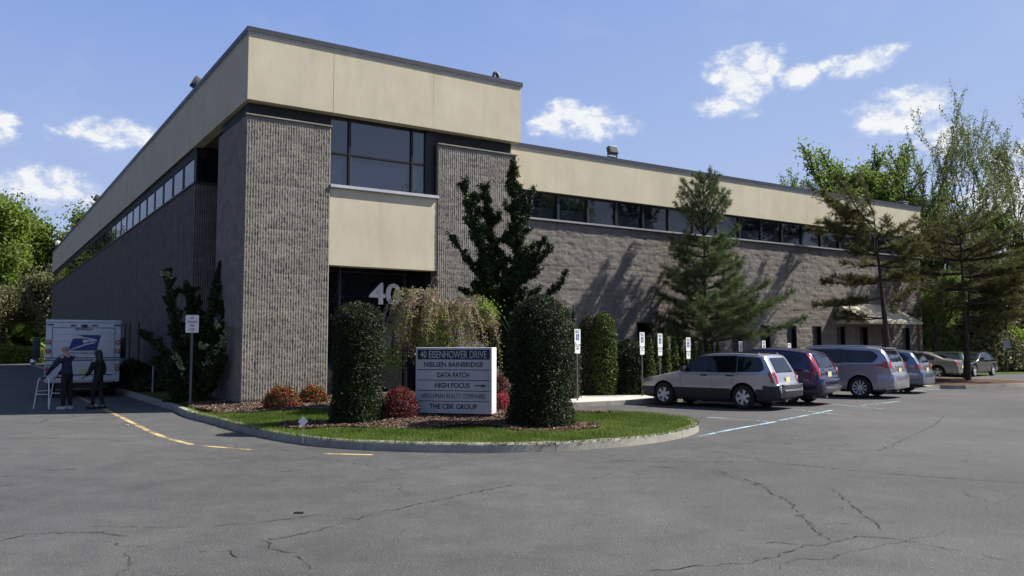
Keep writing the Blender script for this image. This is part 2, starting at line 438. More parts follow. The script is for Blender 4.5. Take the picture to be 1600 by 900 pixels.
den = math_(nt, 'MAXIMUM', den, wisp)
den = math_(nt, 'MULTIPLY', den, math_(nt, 'GREATER_THAN', sep.outputs[2], 0.0))
cloudc = mix_(nt, ramp(nt, math_(nt, 'ADD', math_(nt, 'MULTIPLY', n1, .7), math_(nt, 'MULTIPLY', den, .35)), [(.42, (0, 0, 0)), (.75, (1, 1, 1))]), (4.4, 4.8, 5.8), (6.2, 6.3, 6.3))
eln = math_(nt, 'DIVIDE', el, R(90), clamp=True)
g1 = mix_(nt, ramp(nt, eln, [(.0, (0,)*3), (.12, (.45,)*3), (.30, (1,)*3)]), (3.6, 4.2, 5.5), (1.22, 2.12, 4.9))
g1 = mix_(nt, ramp(nt, eln, [(.31, (0,)*3), (.55, (1,)*3)]), g1, (.12, .30, 1.0))
# the side of the sky towards the sun is paler
sd_ = nt.nodes.new('ShaderNodeVectorMath'); sd_.operation = 'DOT_PRODUCT'; nt.links.new(co, sd_.inputs[0]); sd_.inputs[1].default_value = tuple(sd)
g1 = mix_(nt, ramp(nt, sd_.outputs['Value'], [(.25, (0,)*3), (.85, (.38,)*3)]), g1, (3.9, 4.6, 5.6))
g1 = mix_(nt, ramp(nt, math_(nt, 'MULTIPLY', sd_.outputs['Value'], -1.0), [(.12, (0,)*3), (.45, (.9,)*3)]), g1, (.12, .20, .50))
skyc = mix_(nt, .90, sky.outputs[0], g1)
nt.links.new(mix_(nt, den, skyc, cloudc), bg.inputs[0])
world.cycles.sampling_method = 'MANUAL'; world.cycles.sample_map_resolution = 512
cy = scene.cycles
cy.max_bounces = 5; cy.diffuse_bounces = 2; cy.glossy_bounces = 3; cy.transmission_bounces = 3; cy.transparent_max_bounces = 6
cy.use_denoising = True; cy.use_adaptive_sampling = True; cy.adaptive_threshold = .02; cy.caustics_reflective = False; cy.caustics_refractive = False
# ------------------------------------------------------------------ ground
m = MB(); m.add([(-900,-900,0),(900,-900,0),(900,900,0),(-900,900,0)], [(0,1,2,3)])
# asphalt sheet reaches far out; woodland floor lies on top of it beyond the lot
m.build('asphalt_ground', M['asphalt'], kind='structure')

def smooth_line(pts, it=3, closed=False):
    pts = [tuple(p) for p in pts]
    for _ in range(it):
        q = [] if closed else [pts[0]]
        n = len(pts)
        for i in range(n if closed else n-1):
            a = pts[i]; b = pts[(i+1) % n]
            q += [(a[0]*.75+b[0]*.25, a[1]*.75+b[1]*.25), (a[0]*.25+b[0]*.75, a[1]*.25+b[1]*.75)]
        if not closed: q.append(pts[-1])
        pts = q
    return pts
def resample(pts, step):
    out = [pts[0]]; acc = 0
    for a, b in zip(pts, pts[1:]):
        L = math.dist(a, b)
        while acc + L >= step:
            t = (step-acc)/L; a = (a[0]+(b[0]-a[0])*t, a[1]+(b[1]-a[1])*t); out.append(a); L = math.dist(a, b); acc = 0
        acc += L
    out.append(pts[-1]); return out
def w2(s, t): return W(s, t)[:2]
# outer foot of the kerb round the planted island, from the far end of the side drive round to the entrance
isl = [w2(-1.4, 62), w2(-1.4, 40), w2(-1.4, 20), w2(-1.4, 6), w2(-1.38, 1.6), (-7.9, 20.2), (-6.75, 18.7), (-5.4, 16.7), (-4.28, 15.25), (-2.95, 14.05),
       (-1.03, 13.5), (.6, 13.62), (2.2, 14.5), (3.35, 15.85), (3.98, 17.4), (3.85, 18.9), (2.9, 20.1), (1.4, 20.75), (.4, 21.4), (.2, 22.0), w2(6.6, -4.2)]
isl_s = resample(smooth_line(isl, 3), .25)
KH, KW = .15, .16
def kerb(line, name, seg=3.05, gap=.012, inward=1):
    mb = MB(); line = [Vector((p[0], p[1], 0)) for p in line]
    acc = 0.0; cur = []; rnd = random.Random(5)
    def nrm(i):
        d = line[min(i+1, len(line)-1)] - line[max(i-1, 0)]; d.normalize(); return Vector((-d.y, d.x, 0))*inward
    prof = [(0, 0), (.015, KH-.03), (.035, KH-.006), (.06, KH), (KW, KH+.002), (KW, 0)]
    def flush(c):
        if len(c) < 2: return
        b = len(mb.v); dz = rnd.uniform(-.004, .004)
        for p, n_ in c:
            for o_, z_ in prof:
                q = p + n_*o_; mb.v.append((q.x, q.y, z_ + (dz if z_ > .05 else 0)))
        k = len(prof)
        for i in range(len(c)-1):
            for j in range(k-1):
                mb.f.append((b+i*k+j, b+(i+1)*k+j, b+(i+1)*k+j+1, b+i*k+j+1)); mb.m.append(0); mb.sm.append(False)
        mb.f.append(tuple(b+j for j in range(k))); mb.m.append(0); mb.sm.append(False)
        e = b+(len(c)-1)*k; mb.f.append(tuple(e+j for j in range(k))); mb.m.append(0); mb.sm.append(False)
    for i, p in enumerate(line):
        cur.append((p, nrm(i)))
        if i: acc += (line[i]-line[i-1]).length
        if acc > seg and i < len(line)-1:
            flush(cur); d = (line[i+1]-line[i]).normalized(); cur = [(p + d*gap, nrm(i))]; acc = 0
    flush(cur)
    return mb.build(name, M['kerb'], kind='structure')
# line runs with the island on its left hand side
kerb(isl_s, 'kerb', inward=1)
# lawn / planting ground of the island: gently mounded grid clipped to the kerb line
poly = [Vector((p[0], p[1])) for p in isl_s] + [Vector(w2(6.6, .6)), Vector(w2(-.0, .6)), Vector(w2(.3, 62))]
PX = np.array([p.x for p in poly]); PY = np.array([p.y for p in poly])
def inside(x, y, px=PX, py=PY):
    r = np.zeros(np.shape(x), bool); n = len(px); j = n-1
    for i in range(n):
        c = ((py[i] > y) != (py[j] > y)) & (x < (px[j]-px[i])*(y-py[i])/(py[j]-py[i]+1e-12)+px[i])
        r ^= c; j = i
    return r
KL = np.array(isl_s)
def dist_kerb(x, y):
    x = np.atleast_1d(x); y = np.atleast_1d(y); out = np.empty(len(x))
    for i in range(0, len(x), 20000):
        d = np.hypot(x[i:i+20000, None]-KL[None, ::2, 0], y[i:i+20000, None]-KL[None, ::2, 1]); out[i:i+20000] = d.min(1)
    return out
def lawn_z(x, y):
    d = dist_kerb(x, y)
    return .135 + .17*np.clip((d-.3)/4.5, 0, 1)**.8
def zl(x, y): return float(lawn_z(x, y)[0])
# mulch regions (ellipses in plan, world metres)
BEDS = [((-3.35, 16.5), (1.3, .75), 0), ((-1.5, 16.6), (2.6, 1.15), 0), ((.55, 15.9), (1.15, .8), 0), ((-4.6, 21.3), (3.6, 1.75), .25), ((-.9, 19.6), (3.2, 2.0), .1), ((-8.0, 22.8), (1.5, 2.6), 0), ((1.5, 22.6), (1.2, 1.6), .3)]
def in_bed(x, y, grow=0.0):
    r = np.zeros(np.shape(x), bool)
    wob = .12*np.sin(x*3.1+y*1.7)+.07*np.sin(x*7.3-y*4.1)
    for (cx, cy), (a, b), rot in BEDS:
        dx, dy = x-cx, y-cy; c, s = math.cos(rot), math.sin(rot); u = (dx*c+dy*s)/(a+grow); v = (-dx*s+dy*c)/(b+grow)
        r |= (u*u+v*v) < 1+wob
    s_ = (x-C0[0])*ER[0]+(y-C0[1])*ER[1]; t_ = (x-C0[0])*EL[0]+(y-C0[1])*EL[1]
    r |= (s_ > -.9) & (t_ > -1.1 + .1*wob)
    return r
def cutgrid(name, mat, step, keep, zf, bounds, **kw):
    xs = np.arange(bounds[0], bounds[1], step); ys = np.arange(bounds[2], bounds[3], step)
    X, Y = np.meshgrid(xs, ys); x, y = X.ravel(), Y.ravel(); Z = zf(x, y)
    nx, ny = len(xs), len(ys); I = np.arange(nx*ny).reshape(ny, nx)
    F = np.stack([I[:-1, :-1].ravel(), I[:-1, 1:].ravel(), I[1:, 1:].ravel(), I[1:, :-1].ravel()], 1)
    ok = keep(x, y); F = F[ok[F].all(1)]
    used = np.unique(F); mp = np.full(nx*ny, -1); mp[used] = np.arange(len(used))
    return np_mesh(name, np.stack([x, y, Z], 1)[used], mp[F], mat, smooth=True, **kw)
def keep_lawn(x, y): return inside(x, y) & (dist_kerb(x, y) > .045)
cutgrid('lawn_ground', M['lawn'], .09, keep_lawn, lawn_z, (-12.5, 4.2, 13.4, 27.5), kind='structure')
# strip of ground along the side of the building, farther back (in shade)
mm = MB(); a = [W(-1.25, 5), W(.1, 5), W(.1, 62), W(-1.25, 62)]
mm.add([(p[0], p[1], .128) for p in a], [(0, 1, 2, 3)]); mm.build('planting_strip', M['mulch'], kind='structure')
def hsh(x, y):
    v = np.sin(x*127.1+y*311.7)*43758.5453; return v-np.floor(v)
def mulch_z(x, y):
    e = .02+.02*hsh(x, y)+.035*np.sin(x*2.3)*np.sin(y*1.9+1)
    return lawn_z(x, y)+np.maximum(e, .012)
cutgrid('mulch_bed', M['mulch'], .045, lambda x, y: keep_lawn(x, y) & in_bed(x, y) & (dist_kerb(x, y) > .35), mulch_z, (-12, 4, 13.5, 26), kind='structure')
# bark chips lying on the mulch
rng = np.random.default_rng(11)
def quads(c, a, b):
    n = len(c); V = np.stack([c+a, c+b, c-a, c-b], 1).reshape(-1, 3)
    return V, np.arange(4*n).reshape(n, 4)
x = rng.uniform(-9, 3, 90000); y = rng.uniform(14, 25, 90000); ok = keep_lawn(x, y) & in_bed(x, y, -.02) & (dist_kerb(x, y) > .35); x, y = x[ok], y[ok]
n = len(x); th = rng.uniform(0, 2*np.pi, n); L = rng.uniform(.012, .035, n)
a = np.stack([np.cos(th)*L, np.sin(th)*L, rng.normal(0, .3, n)*L], 1); b = np.stack([-np.sin(th)*L*.4, np.cos(th)*L*.4, rng.normal(0, .3, n)*L], 1)
V, F = quads(np.stack([x, y, mulch_z(x, y)+.012], 1), a, b)
M['chips'] = leafmat('bark_chip_material', [(0, (.055, .034, .025)), (.5, (.14, .088, .065)), (.85, (.22, .155, .12)), (1, (.38, .31, .25))], 0, .9, .1)
np_mesh('mulch_chips', V, F, M['chips'], var=np.repeat(rng.random(n), 4), label='loose brown bark chips covering the planting beds', cat='mulch', kind='stuff')
# grass blades
M['grass'] = leafmat('grass_material', [(0, (.055, .10, .012)), (.4, (.125, .180, .032)), (.8, (.20, .26, .055)), (1, (.32, .33, .11))], .35, .6, .2)
x = rng.uniform(-11, 4, 520000); y = rng.uniform(13.4, 23, 520000); ok = keep_lawn(x, y) & ~in_bed(x, y, .04); x, y = x[ok], y[ok]
n = len(x); th = rng.uniform(0, 2*np.pi, n); h = rng.uniform(.025, .075, n)*(.75+.5*hsh(np.floor(x*3), np.floor(y*3)))
base = np.stack([x, y, lawn_z(x, y)-.004], 1); wd = np.stack([np.cos(th), np.sin(th), 0*th], 1)*.0045
tip = base+np.stack([rng.normal(0, .022, n), rng.normal(0, .022, n), h], 1)
V = np.stack([base-wd, base+wd, tip], 1).reshape(-1, 3); F = np.arange(3*n).reshape(n, 3)
np_mesh('grass', V, F, M['grass'], var=np.repeat(np.clip(.40+.22*np.sin(x*.9)*np.sin(y*1.3)+.18*np.sin(x*4.3+y*2.2)*np.sin(y*5.1-x)+rng.normal(0, .22, n), 0, 1), 3), label='short bright green lawn inside the curved kerb', cat='grass', kind='stuff')

# entrance walk and its kerb
mw = MB()
def flat(mb, pts, z, mi=0): mb.add([(p[0], p[1], z) for p in pts], [tuple(range(len(pts)))], mi)
def slab(mb, pts, z0, z1, mi=0):
    n = len(pts); mb.add([(p[0], p[1], z0) for p in pts]+[(p[0], p[1], z1) for p in pts], [tuple(range(n, 2*n)), tuple(reversed(range(n)))]+[(i, (i+1) % n, (i+1) % n+n, i+n) for i in range(n)], mi)
s0 = 6.8
while s0 < 27:
    s1 = min(s0+1.5, 27); slab(mw, [w2(s0, -3.33), w2(s1-.012, -3.33), w2(s1-.012, -1.75), w2(s0, -1.75)], -.05, .12); s0 = s1
slab(mw, [w2(2.6, -1.73), w2(5.7, -1.73), w2(5.7, 1.4), w2(2.6, 1.4)], -.05, .118)
slab(mw, [w2(5.72, -1.73), w2(12.5, -1.73), w2(12.5, -.6), w2(5.72, -.6)], -.05, .118)
mw.build('entrance_walk', M['walk'], kind='structure')
kb = MB(); s0 = 6.7
while s0 < 27:
    s1 = min(s0+3, 27); slab(kb, [w2(s0, -3.50), w2(s1-.01, -3.50), w2(s1-.01, -3.35), w2(s0, -3.35)], -.05, .125); s0 = s1
kb.build('walk_kerb', M['kerb'], kind='structure')
bd = MB(); slab(bd, [w2(6.0, -1.70 + 1.12), w2(12.5, -.58), w2(12.5, -1.73), w2(33.5, -1.73), w2(33.5, 1.05), w2(6.0, 1.05)], -.05, .15)
bd.build('foundation_bed', M['mulch'], kind='structure')
# planted island with the pines at the far end of the row of cars
fi = smooth_line([w2(26.9, -3.9), w2(29, -4.2), w2(31.5, -4.4), w2(34.2, -3.9), w2(35.2, -2.2), w2(35.4, 3), w2(35.0, 9), w2(27.1, 9), w2(27.05, 0)], 2, True)
fb = MB(); slab(fb, fi, -.05, .14); fb.build('island_bed', M['mulch'], kind='structure')
kerb(resample(fi+[fi[0]], .4), 'island_kerb', inward=-1)
# woodland floor behind everything
wf = MB(); flat(wf, [(-140, 78), (-38, 88), (-30, 96), (10, 90), (17, 62), (24, 47.5), (34, 54), (50, 60), (90, 66), (300, 120), (300, 400), (-300, 400), (-300, 90)], .02)
wf.build('woodland_ground', M['lawn'], kind='structure')

def ribbon(name, lines, mat, z, kind='structure', jit=0.0, seed=1, label=None):
    mb = MB(); rnd = random.Random(seed)
    for pts, wd in lines:
        P = []
        for (ax, ay), (bx, by) in zip(pts, pts[1:]):
            n_ = max(1, int(math.dist((ax, ay), (bx, by))/.07)) if jit else 1
            for k in range(n_):
                t = k/n_; P.append([ax+(bx-ax)*t+rnd.gauss(0, jit), ay+(by-ay)*t+rnd.gauss(0, jit)])
        P.append(list(pts[-1])); b = len(mb.v)
        for i, p in enumerate(P):
            q = P[min(i+1, len(P)-1)]; o = P[max(i-1, 0)]; dx, dy = q[0]-o[0], q[1]-o[1]; l = math.hypot(dx, dy) or 1
            hw = wd/2*(rnd.uniform(.1, 1.1)*.9*(1 if rnd.random() > .12 else .05) if jit else 1)
            mb.v += [(p[0]-dy/l*hw, p[1]+dx/l*hw, z), (p[0]+dy/l*hw, p[1]-dx/l*hw, z)]
        for i in range(len(P)-1):
            mb.f.append((b+2*i, b+2*i+1, b+2*i+3, b+2*i+2)); mb.m.append(0); mb.sm.append(False)
    return mb.build(name, mat, kind=kind)
G = lambda *pp: [gp(x, y) for x, y in pp]
ribbon('yellow_road_line', [(smooth_line(G((100, 610), (165, 640), (205, 660), (250, 682), (300, 695)), 2), .11), (G((318, 697), (394, 703)), .10), (G((505, 709), (582, 711)), .10)], M['yellow_line'], .004)
ribbon('blue_stall_lines', [(G((1092, 682), (1145, 671), (1212, 659)), .10), (G((1218, 657), (1250, 651), (1300, 641)), .09), (G((1345, 634), (1405, 627)), .08), (G((1340, 618), (1450, 612)), .09), (G((1418, 611), (1470, 608)), .09),
   (G((1105, 652), (1150, 655), (1200, 659)), .08), (G((893, 649), (960, 652)), .07), (G((960, 645), (1050, 651)), .06), (G((1240, 640), (1330, 650)), .06), (G((1300, 632), (1380, 639)), .05)], M['blue_line'], .004)
ribbon('asphalt_cracks', [
 (G((1115, 737), (1190, 760), (1232, 785), (1255, 808), (1275, 828), (1300, 848), (1340, 838)), .022), (G((1275, 848), (1180, 880), (1090, 885), (1010, 893)), .018), (G((1340, 838), (1420, 845), (1500, 862), (1600, 880)), .018),
 (G((1300, 765), (1345, 800), (1372, 820), (1378, 830)), .018), (G((1205, 848), (1275, 852), (1340, 840), (1400, 843)), .02), (G((1010, 728), (1060, 732), (1120, 735), (1205, 762)), .03),
 (G((960, 720), (1060, 722), (1200, 722), (1330, 735), (1450, 745), (1600, 755)), .028), (G((1150, 700), (1270, 703), (1370, 705), (1398, 696)), .02), (G((1395, 695), (1460, 665), (1475, 650), (1440, 640)), .02), 
 (G((0, 845), (60, 833), (150, 832), (200, 838)), .02), (G((150, 822), (300, 825), (420, 815), (500, 805), (560, 812)), .018), (G((420, 845), (500, 828), (560, 812), (600, 800), (700, 778), (800, 758)), .024),
 (G((420, 845), (425, 858), (465, 868), (485, 890)), .024), (G((310, 862), (360, 862), (372, 872)), .018), (G((0, 686), (60, 685), (130, 686), (200, 690)), .02), (G((60, 735), (120, 733)), .03),
 (G((480, 712), (620, 735), (720, 712), (800, 700)), .012), (G((1040, 700), (1110, 704), (1190, 718)), .018)], M['crack'], .006, jit=.02, seed=3)
# ------------------------------------------------------------------ wall relief sheets
def vnoise(n_x, n_z, cx, cz, rg):
    """value noise on a grid, cell sizes cx, cz (in samples)"""
    gx, gz = int(n_x/cx)+3, int(n_z/cz)+3; g = rg.random((gz, gx))
    X = np.arange(n_x)/cx; Z = np.arange(n_z)/cz; xi, zi = X.astype(int), Z.astype(int); fx, fz = X-xi, Z-zi
    fx = fx*fx*(3-2*fx); fz = fz*fz*(3-2*fz)
    a = g[zi][:, xi]*(1-fx)+g[zi][:, xi+1]*fx; b = g[zi+1][:, xi]*(1-fx)+g[zi+1][:, xi+1]*fx
    return a*(1-fz)[:, None]+b*fz[:, None]
def relief(name, w, h, parent, loc, mat, ribs=True, seed=1, holes=(), rz=0.0, fill=None):
    rg = np.random.default_rng(seed)
    rp = w/round(w/.073)
    if ribs: dx, dz = rp/4, .045
    else: dx, dz = .05, .04
    nx, nz = int(round(w/dx))+1, int(round(h/dz))+1
    X = np.linspace(0, w, nx); Z = np.linspace(0, h, nz); XX, ZZ = np.meshgrid(X, Z)
    if ribs:
        ph = (XX/rp+.125) % 1; prof = np.where(np.abs(ph-.5) < .3, 1.0, .0)
        rib_i = np.floor(XX/rp+.125).astype(int); zc = np.floor(ZZ/.045).astype(int)
        br = np.random.default_rng(seed+1).random((zc.max()+2, rib_i.max()+2))[zc, rib_i]
        D = prof*(.007+.008*br)+.004*vnoise(nx, nz, 14, 5, rg)+.006*(vnoise(nx, nz, 40, 18, rg)-.5)+rg.normal(0, .0030, (nz, nx)); D -= (((ZZ/.203) % 1) < .22)*.006*(vnoise(nx, nz, 30, 6, rg) > .62)
    else:
        D = .009*vnoise(nx, nz, 4, 2.0, rg)+.017*vnoise(nx, nz, 1.5, 1.2, rg)+.006*(vnoise(nx, nz, 14, 7, rg)-.5)+rg.normal(0, .0028, (nz, nx))
        bi = np.floor(ZZ/.203).astype(int); bj = np.floor(XX/.406+.5*(bi % 2)).astype(int); D += .022*np.random.default_rng(seed+5).random((bi.max()+2, bj.max()+2))[bi, bj]
        if ribs is None:                          # ribbed part that fades into plain rock face
            fade = np.clip((3.4-XX)/1.2, 0, 1)*(vnoise(nx, nz, 9, 6, rg) > .25)
            D += fade*.018*(np.abs((XX/.1) % 1-.5) < .28)
        rowj = (np.abs((ZZ/.203) % 1) < .2); D -= rowj*.009*(vnoise(nx, nz, 22, 5, rg) > .55)
    D = np.clip(D, -.02, .09)
    D[0] = D[-1] = -.03; D[:, 0] = D[:, -1] = -.03
    V = np.stack([XX, -D, ZZ], -1).reshape(-1, 3)
    I = np.arange(nx*nz).reshape(nz, nx); F = np.stack([I[:-1, :-1], I[:-1, 1:], I[1:, 1:], I[1:, :-1]], -1)
    xc = (X[:-1]+X[1:])/2; zc = (Z[:-1]+Z[1:])/2; keep = np.ones((nz-1, nx-1), bool)
    for (x0, x1, z0, z1) in holes:
        keep &= ~(((xc > x0) & (xc < x1))[None, :] & ((zc > z0) & (zc < z1))[:, None])
    o = np_mesh(name, V, F[keep].reshape(-1, 4), mat, parent); o.location = loc; o.rotation_euler = (0, 0, rz)
    return o

# ------------------------------------------------------------------ the office building
B = thing('office_building', 'two storey stone office block with cream bands and number 40 entrance', 'building', (C0[0], C0[1], 0), TH)
def pb(name, mat, *boxes, parent=None, bev=0, **kw):
    mb = MB()
    for bx in boxes:
        (mb.bbox(*bx, b=bev) if bev else mb.box(*bx))
    return mb.build(name, mat, parent or B, **kw)
ZB = -.1
# structural mass behind the faces
pb('building_core', M['dark_recess'], (.5, 8.3, 6.8, 63.6, ZB, 9.9), (8.1, 33.2, 1.5, 40, ZB, 8.1), (2.45, 8.3, 1.5, 7.0, 4.3, 9.9), (5.85, 8.3, .5, 7.0, ZB, 9.9), (1.0, 8.2, 1.5, 6.79, 8.5, 9.95))
pb('roof', M['roof'], (.2, 8.6, .2, 63.6, 9.9, 10.05), (8.81, 33.1, 1.2, 40, 8.15, 8.3))
# piers
p = pb('brick_pier', M['block'], (0.02, 2.38, .04, 3.1, ZB, 7.975)); relief('ribbed_face', 2.4, 7.75, p, (0, .035, .24), M['block'], True, 2)
pb('pier_cap', M['kerb'], (-.02, 2.42, -.02, .12, 7.976, 8.01), parent=p)
p = pb('brick_pier', M['block'], (5.87, 8.72, .04, 1.6, ZB, 7.945)); relief('ribbed_face', 2.9, 7.72, p, (5.84, .035, .24), M['block'], True, 9)
pb('pier_cap', M['kerb'], (5.83, 8.77, -.02, .12, 7.946, 7.98), parent=p)
pb('recess_band', M['dark_recess'], (.1, 2.42, .22, 3.0, 8.0, 8.5)); pb('recess_band', M['dark_recess'], (5.84, 8.65, .22, 1.6, 7.96, 8.5))
# stucco bands with their seams
pb('stucco_band', M['stucco'], (-.02, 2.392, -.1, .3, 8.37, 10.19), (2.404, 5.596, -.1, .3, 8.37, 10.19), (5.602, 8.83, -.1, .3, 8.37, 10.19), (2.38, 5.61, -.085, .29, 8.39, 10.17))
pb('stucco_band', M['stucco'], (-.02, .28, .302, 63.8, 8.37, 10.19))
pb('stucco_band', M['stucco'], (8.53, 8.83, .302, 63.8, 8.37, 10.19))
pb('stucco_band', M['stucco'], (8.835, 33.52, .93, 1.23, 7.09, 8.50), (33.22, 33.52, 1.232, 40, 7.09, 8.50))
# dark metal coping
pb('roof_coping', M['coping'], (-.07, 8.88, -.15, .33, 10.225, 10.365), (-.07, .31, .332, 63.9, 10.225, 10.365), (8.55, 8.88, .332, 63.9, 10.225, 10.365))
pb('coping_trim', M['sill'], (-.045, 8.855, -.125, .3, 10.192, 10.224), (-.045, .3, .302, 63.8, 10.192, 10.224))
pb('roof_coping', M['coping'], (8.89, 33.57, .88, 1.26, 8.535, 8.66), (33.2, 33.57, 1.262, 40, 8.535, 8.66))
pb('coping_trim', M['sill'], (8.86, 33.55, .905, 1.2, 8.502, 8.534))
pb('soffit', M['soffit'], (.0, 2.5, 3.0, 6.6, 8.40, 8.49), (.0, .28, 6.6, 63.7, 8.355, 8.368))
# panel, windows and glazed entrance between the piers
pb('stucco_panel', M['stucco'], (2.40, 5.84, .06, .5, 4.02, 6.24))
pb('window_sill', M['sill'], (2.39, 5.86, -.04, .3, 6.243, 6.325))
w_ = pb('front_window', M['frame'], (2.40, 2.46, .22, .34, 6.33, 8.46), (5.50, 5.86, .20, .36, 6.33, 8.46), (2.461, 5.499, .22, .34, 6.33, 6.37), (2.461, 5.499, .22, .34, 8.34, 8.46), (3.0, 3.07, .20, .34, 6.371, 8.339), (5.02, 5.08, .20, .34, 6.371, 8.339), (2.461, 2.999, .21, .34, 7.26, 7.31), (3.071, 5.019, .21, .34, 7.26, 7.31), (5.081, 5.499, .21, .34, 7.26, 7.31))
for x0, x1 in ((2.46, 3.0), (3.07, 5.02), (5.08, 5.5)):
    for z0, z1 in ((6.37, 7.26), (7.31, 8.34)):
        pb('pane', M['glass_blue'], (x0, x1, .27, .29, z0, z1), parent=w_)
pb('mullion_edge', M['frame_light'], (3.071, 3.078, .199, .204, 6.38, 7.25), parent=w_); pb('mullion_edge', M['frame_light'], (5.081, 5.088, .199, .204, 6.38, 7.25), parent=w_)
e_ = pb('entrance_glazing', M['frame'], (2.42, 2.5, 1.0, 1.12, 0, 4.1), (3.05, 3.12, 1.0, 1.12, 0, 4.1), (4.1, 4.17, 1.0, 1.12, 0, 2.55), (5.2, 5.27, 1.0, 1.12, 0, 4.1), (5.76, 5.84, 1.0, 1.12, 0, 4.1), (2.51, 5.75, 1.01, 1.11, 2.5, 2.62), (2.51, 5.75, 1.01, 1.11, .12, .22))
pb('pane', M['glass'], (2.45, 5.8, 1.05, 1.07, .1, 4.1), parent=e_)
pb('door_handle', M['chrome'], (3.98, 4.02, .93, .97, .95, 1.35), (4.25, 4.29, .93, .97, .95, 1.35), parent=e_)
pb('mullion_edge', M['frame_light'], (3.10, 3.115, .985, .998, 2.65, 4.05), parent=e_)
pb('entrance_ceiling', M['dark_recess'], (2.42, 5.84, .5, 1.4, 4.1, 4.2))

def text_mesh(body, size, depth, bold=0.0, sx=1.0, align='CENTER', spacing=1.0):
    cu = bpy.data.curves.new('t', 'FONT'); cu.body = body; cu.size = size; cu.extrude = depth/2; cu.offset = bold; cu.align_x = align; cu.space_character = spacing
    cu.resolution_u = 3
    o = bpy.data.objects.new('t', cu); COL.objects.link(o)
    dg = bpy.context.evaluated_depsgraph_get(); me = bpy.data.meshes.new_from_object(o.evaluated_get(dg))
    bpy.data.objects.remove(o); bpy.data.curves.remove(cu)
    for v in me.vertices: v.co.x *= sx
    return me
def text_obj(name, body, mat, parent, loc, rot, h, depth=.01, bold=0.0, width=None, sx=1.0, align='CENTER', spacing=1.0, **kw):
    """h = height of the capitals"""
    me = text_mesh(body, h/.70, depth, bold*h, sx, align, spacing)
    if width:
        xs = [v.co.x for v in me.vertices]; k = width/(max(xs)-min(xs))
        for v in me.vertices: v.co.x *= k
    me.materials.clear(); me.materials.append(mat)
    o = bpy.data.objects.new(name, me); COL.objects.link(o); o.parent = parent; o.location = loc; o.rotation_euler = rot
    return tag(o, **kw) if kw else o
FR = (R(90), 0, 0)
sa, za = onR(577, 474, .9); sb, zb_ = onR(627, 443, .9); text_obj('street_number', '40', M['white_paint'], B, ((sa+sb)/2, .9, za), FR, zb_-za-.02, .05, .030, width=sb-sa)
# side (left) wall: stone, ribbon of windows, lintel
pb('brick_wall', M['block_ribbed_shaded'], (.05, .5, 6.45, 63.6, ZB, 7.13), (.05, 2.5, 6.3, 6.45, ZB, 7.13))
pb('brick_wall', M['block_ribbed_shaded'], (2.3, 2.44, 3.08, 6.3, ZB, 8.4))
pb('window_sill', M['coping'], (.0, .42, 6.24, 63.6, 7.133, 7.19), (.43, 2.3, 6.24, 6.36, 7.133, 7.19))
pb('window_lintel', M['dark_recess'], (.07, .42, 6.36, 63.6, 8.05, 8.354))
w_ = pb('corner_window', M['frame'], (.07, .15, 6.32, 6.40, 7.19, 8.35), (.15, 2.3, 6.37, 6.44, 7.19, 7.24), (.15, 2.3, 6.37, 6.44, 8.28, 8.38)); pb('pane', M['glass'], (.15, 2.3, 6.40, 6.42, 7.24, 8.28), parent=w_)
T0 = 6.64; k = 0
while T0 < 62.5:
    w_ = pb('window', M['dark_recess'], (.08, .30, T0-.44 if k else T0-.24, T0, 7.192, 8.048), (.12, .3, T0, T0+1.38, 7.192, 7.225), (.12, .3, T0, T0+1.38, 8.01, 8.048))
    pb('pane', M['glass'], (.076, .12, T0, T0+1.38, 7.225, 8.01), parent=w_); T0 += 1.82; k += 1
for T0 in (16.2, 18.6, 19.9, 33.0, 34.3, 47.2, 48.5):
    w_ = pb('slot_window', M['frame'], (.03, .049, T0, T0+.5, .9, 2.8)); pb('pane', M['frame'], (.015, .029, T0+.04, T0+.46, .95, 2.75), parent=w_)
# long wing, front at t = 1
TW = 1.0
LOW = [14.77-1.7, 14.77] + [14.77+1.7*i for i in range(1, 11)]
LOWW = {1: .75}
holes = [(s-9.0-(.0), s-9.0+LOWW.get(i, .62), .0, 2.35) for i, s in enumerate(LOW)]
wl = pb('brick_wall', M['block_wing'], (8.75, 33.5, TW+.02, TW+.3, 2.63, 6.07))
edges = [8.75] + sum([[s, s+LOWW.get(i, .62)] for i, s in enumerate(LOW)], []) + [33.5]
mb = MB()
for a_, b_ in zip(edges[0::2], edges[1::2]): mb.box(a_, b_, TW+.02, TW+.3, ZB, 2.629)
mb.build('brick_wall', M['block_wing'], B)
relief('rock_face', 24.5, 5.82, wl, (9.0, TW+.015, .25), M['block_wing'], None, 4, holes=holes)
pb('end_wall', M['block_wing'], (33.25, 33.5, TW+.3, 40, ZB, 6.07))
pb('window_sill', M['sill_grey'], (8.8, 33.53, TW-.12, TW+.3, 6.075, 6.135)); pb('window_head', M['frame'], (8.8, 33.4, TW+.05, TW+.3, 7.06, 7.088))
s0 = 8.48
for i in range(19):
    a_ = s0+1.33*i; b_ = min(a_+1.33, 33.4)
    if b_-a_ < .3: break
    w_ = pb('upper_window', M['frame'], (a_, a_+.07, TW+.06, TW+.2, 6.14, 7.058), (a_+.071, b_, TW+.08, TW+.2, 6.14, 6.17), (a_+.071, b_, TW+.08, TW+.2, 7.02, 7.058))
    pb('pane', M['glass'], (a_+.07, b_, TW+.12, TW+.14, 6.17, 7.02), parent=w_)
    pb('mullion_edge', M['frame_light'], (a_+.072, a_+.082, TW+.052, TW+.059, 6.15, 7.05), parent=w_)
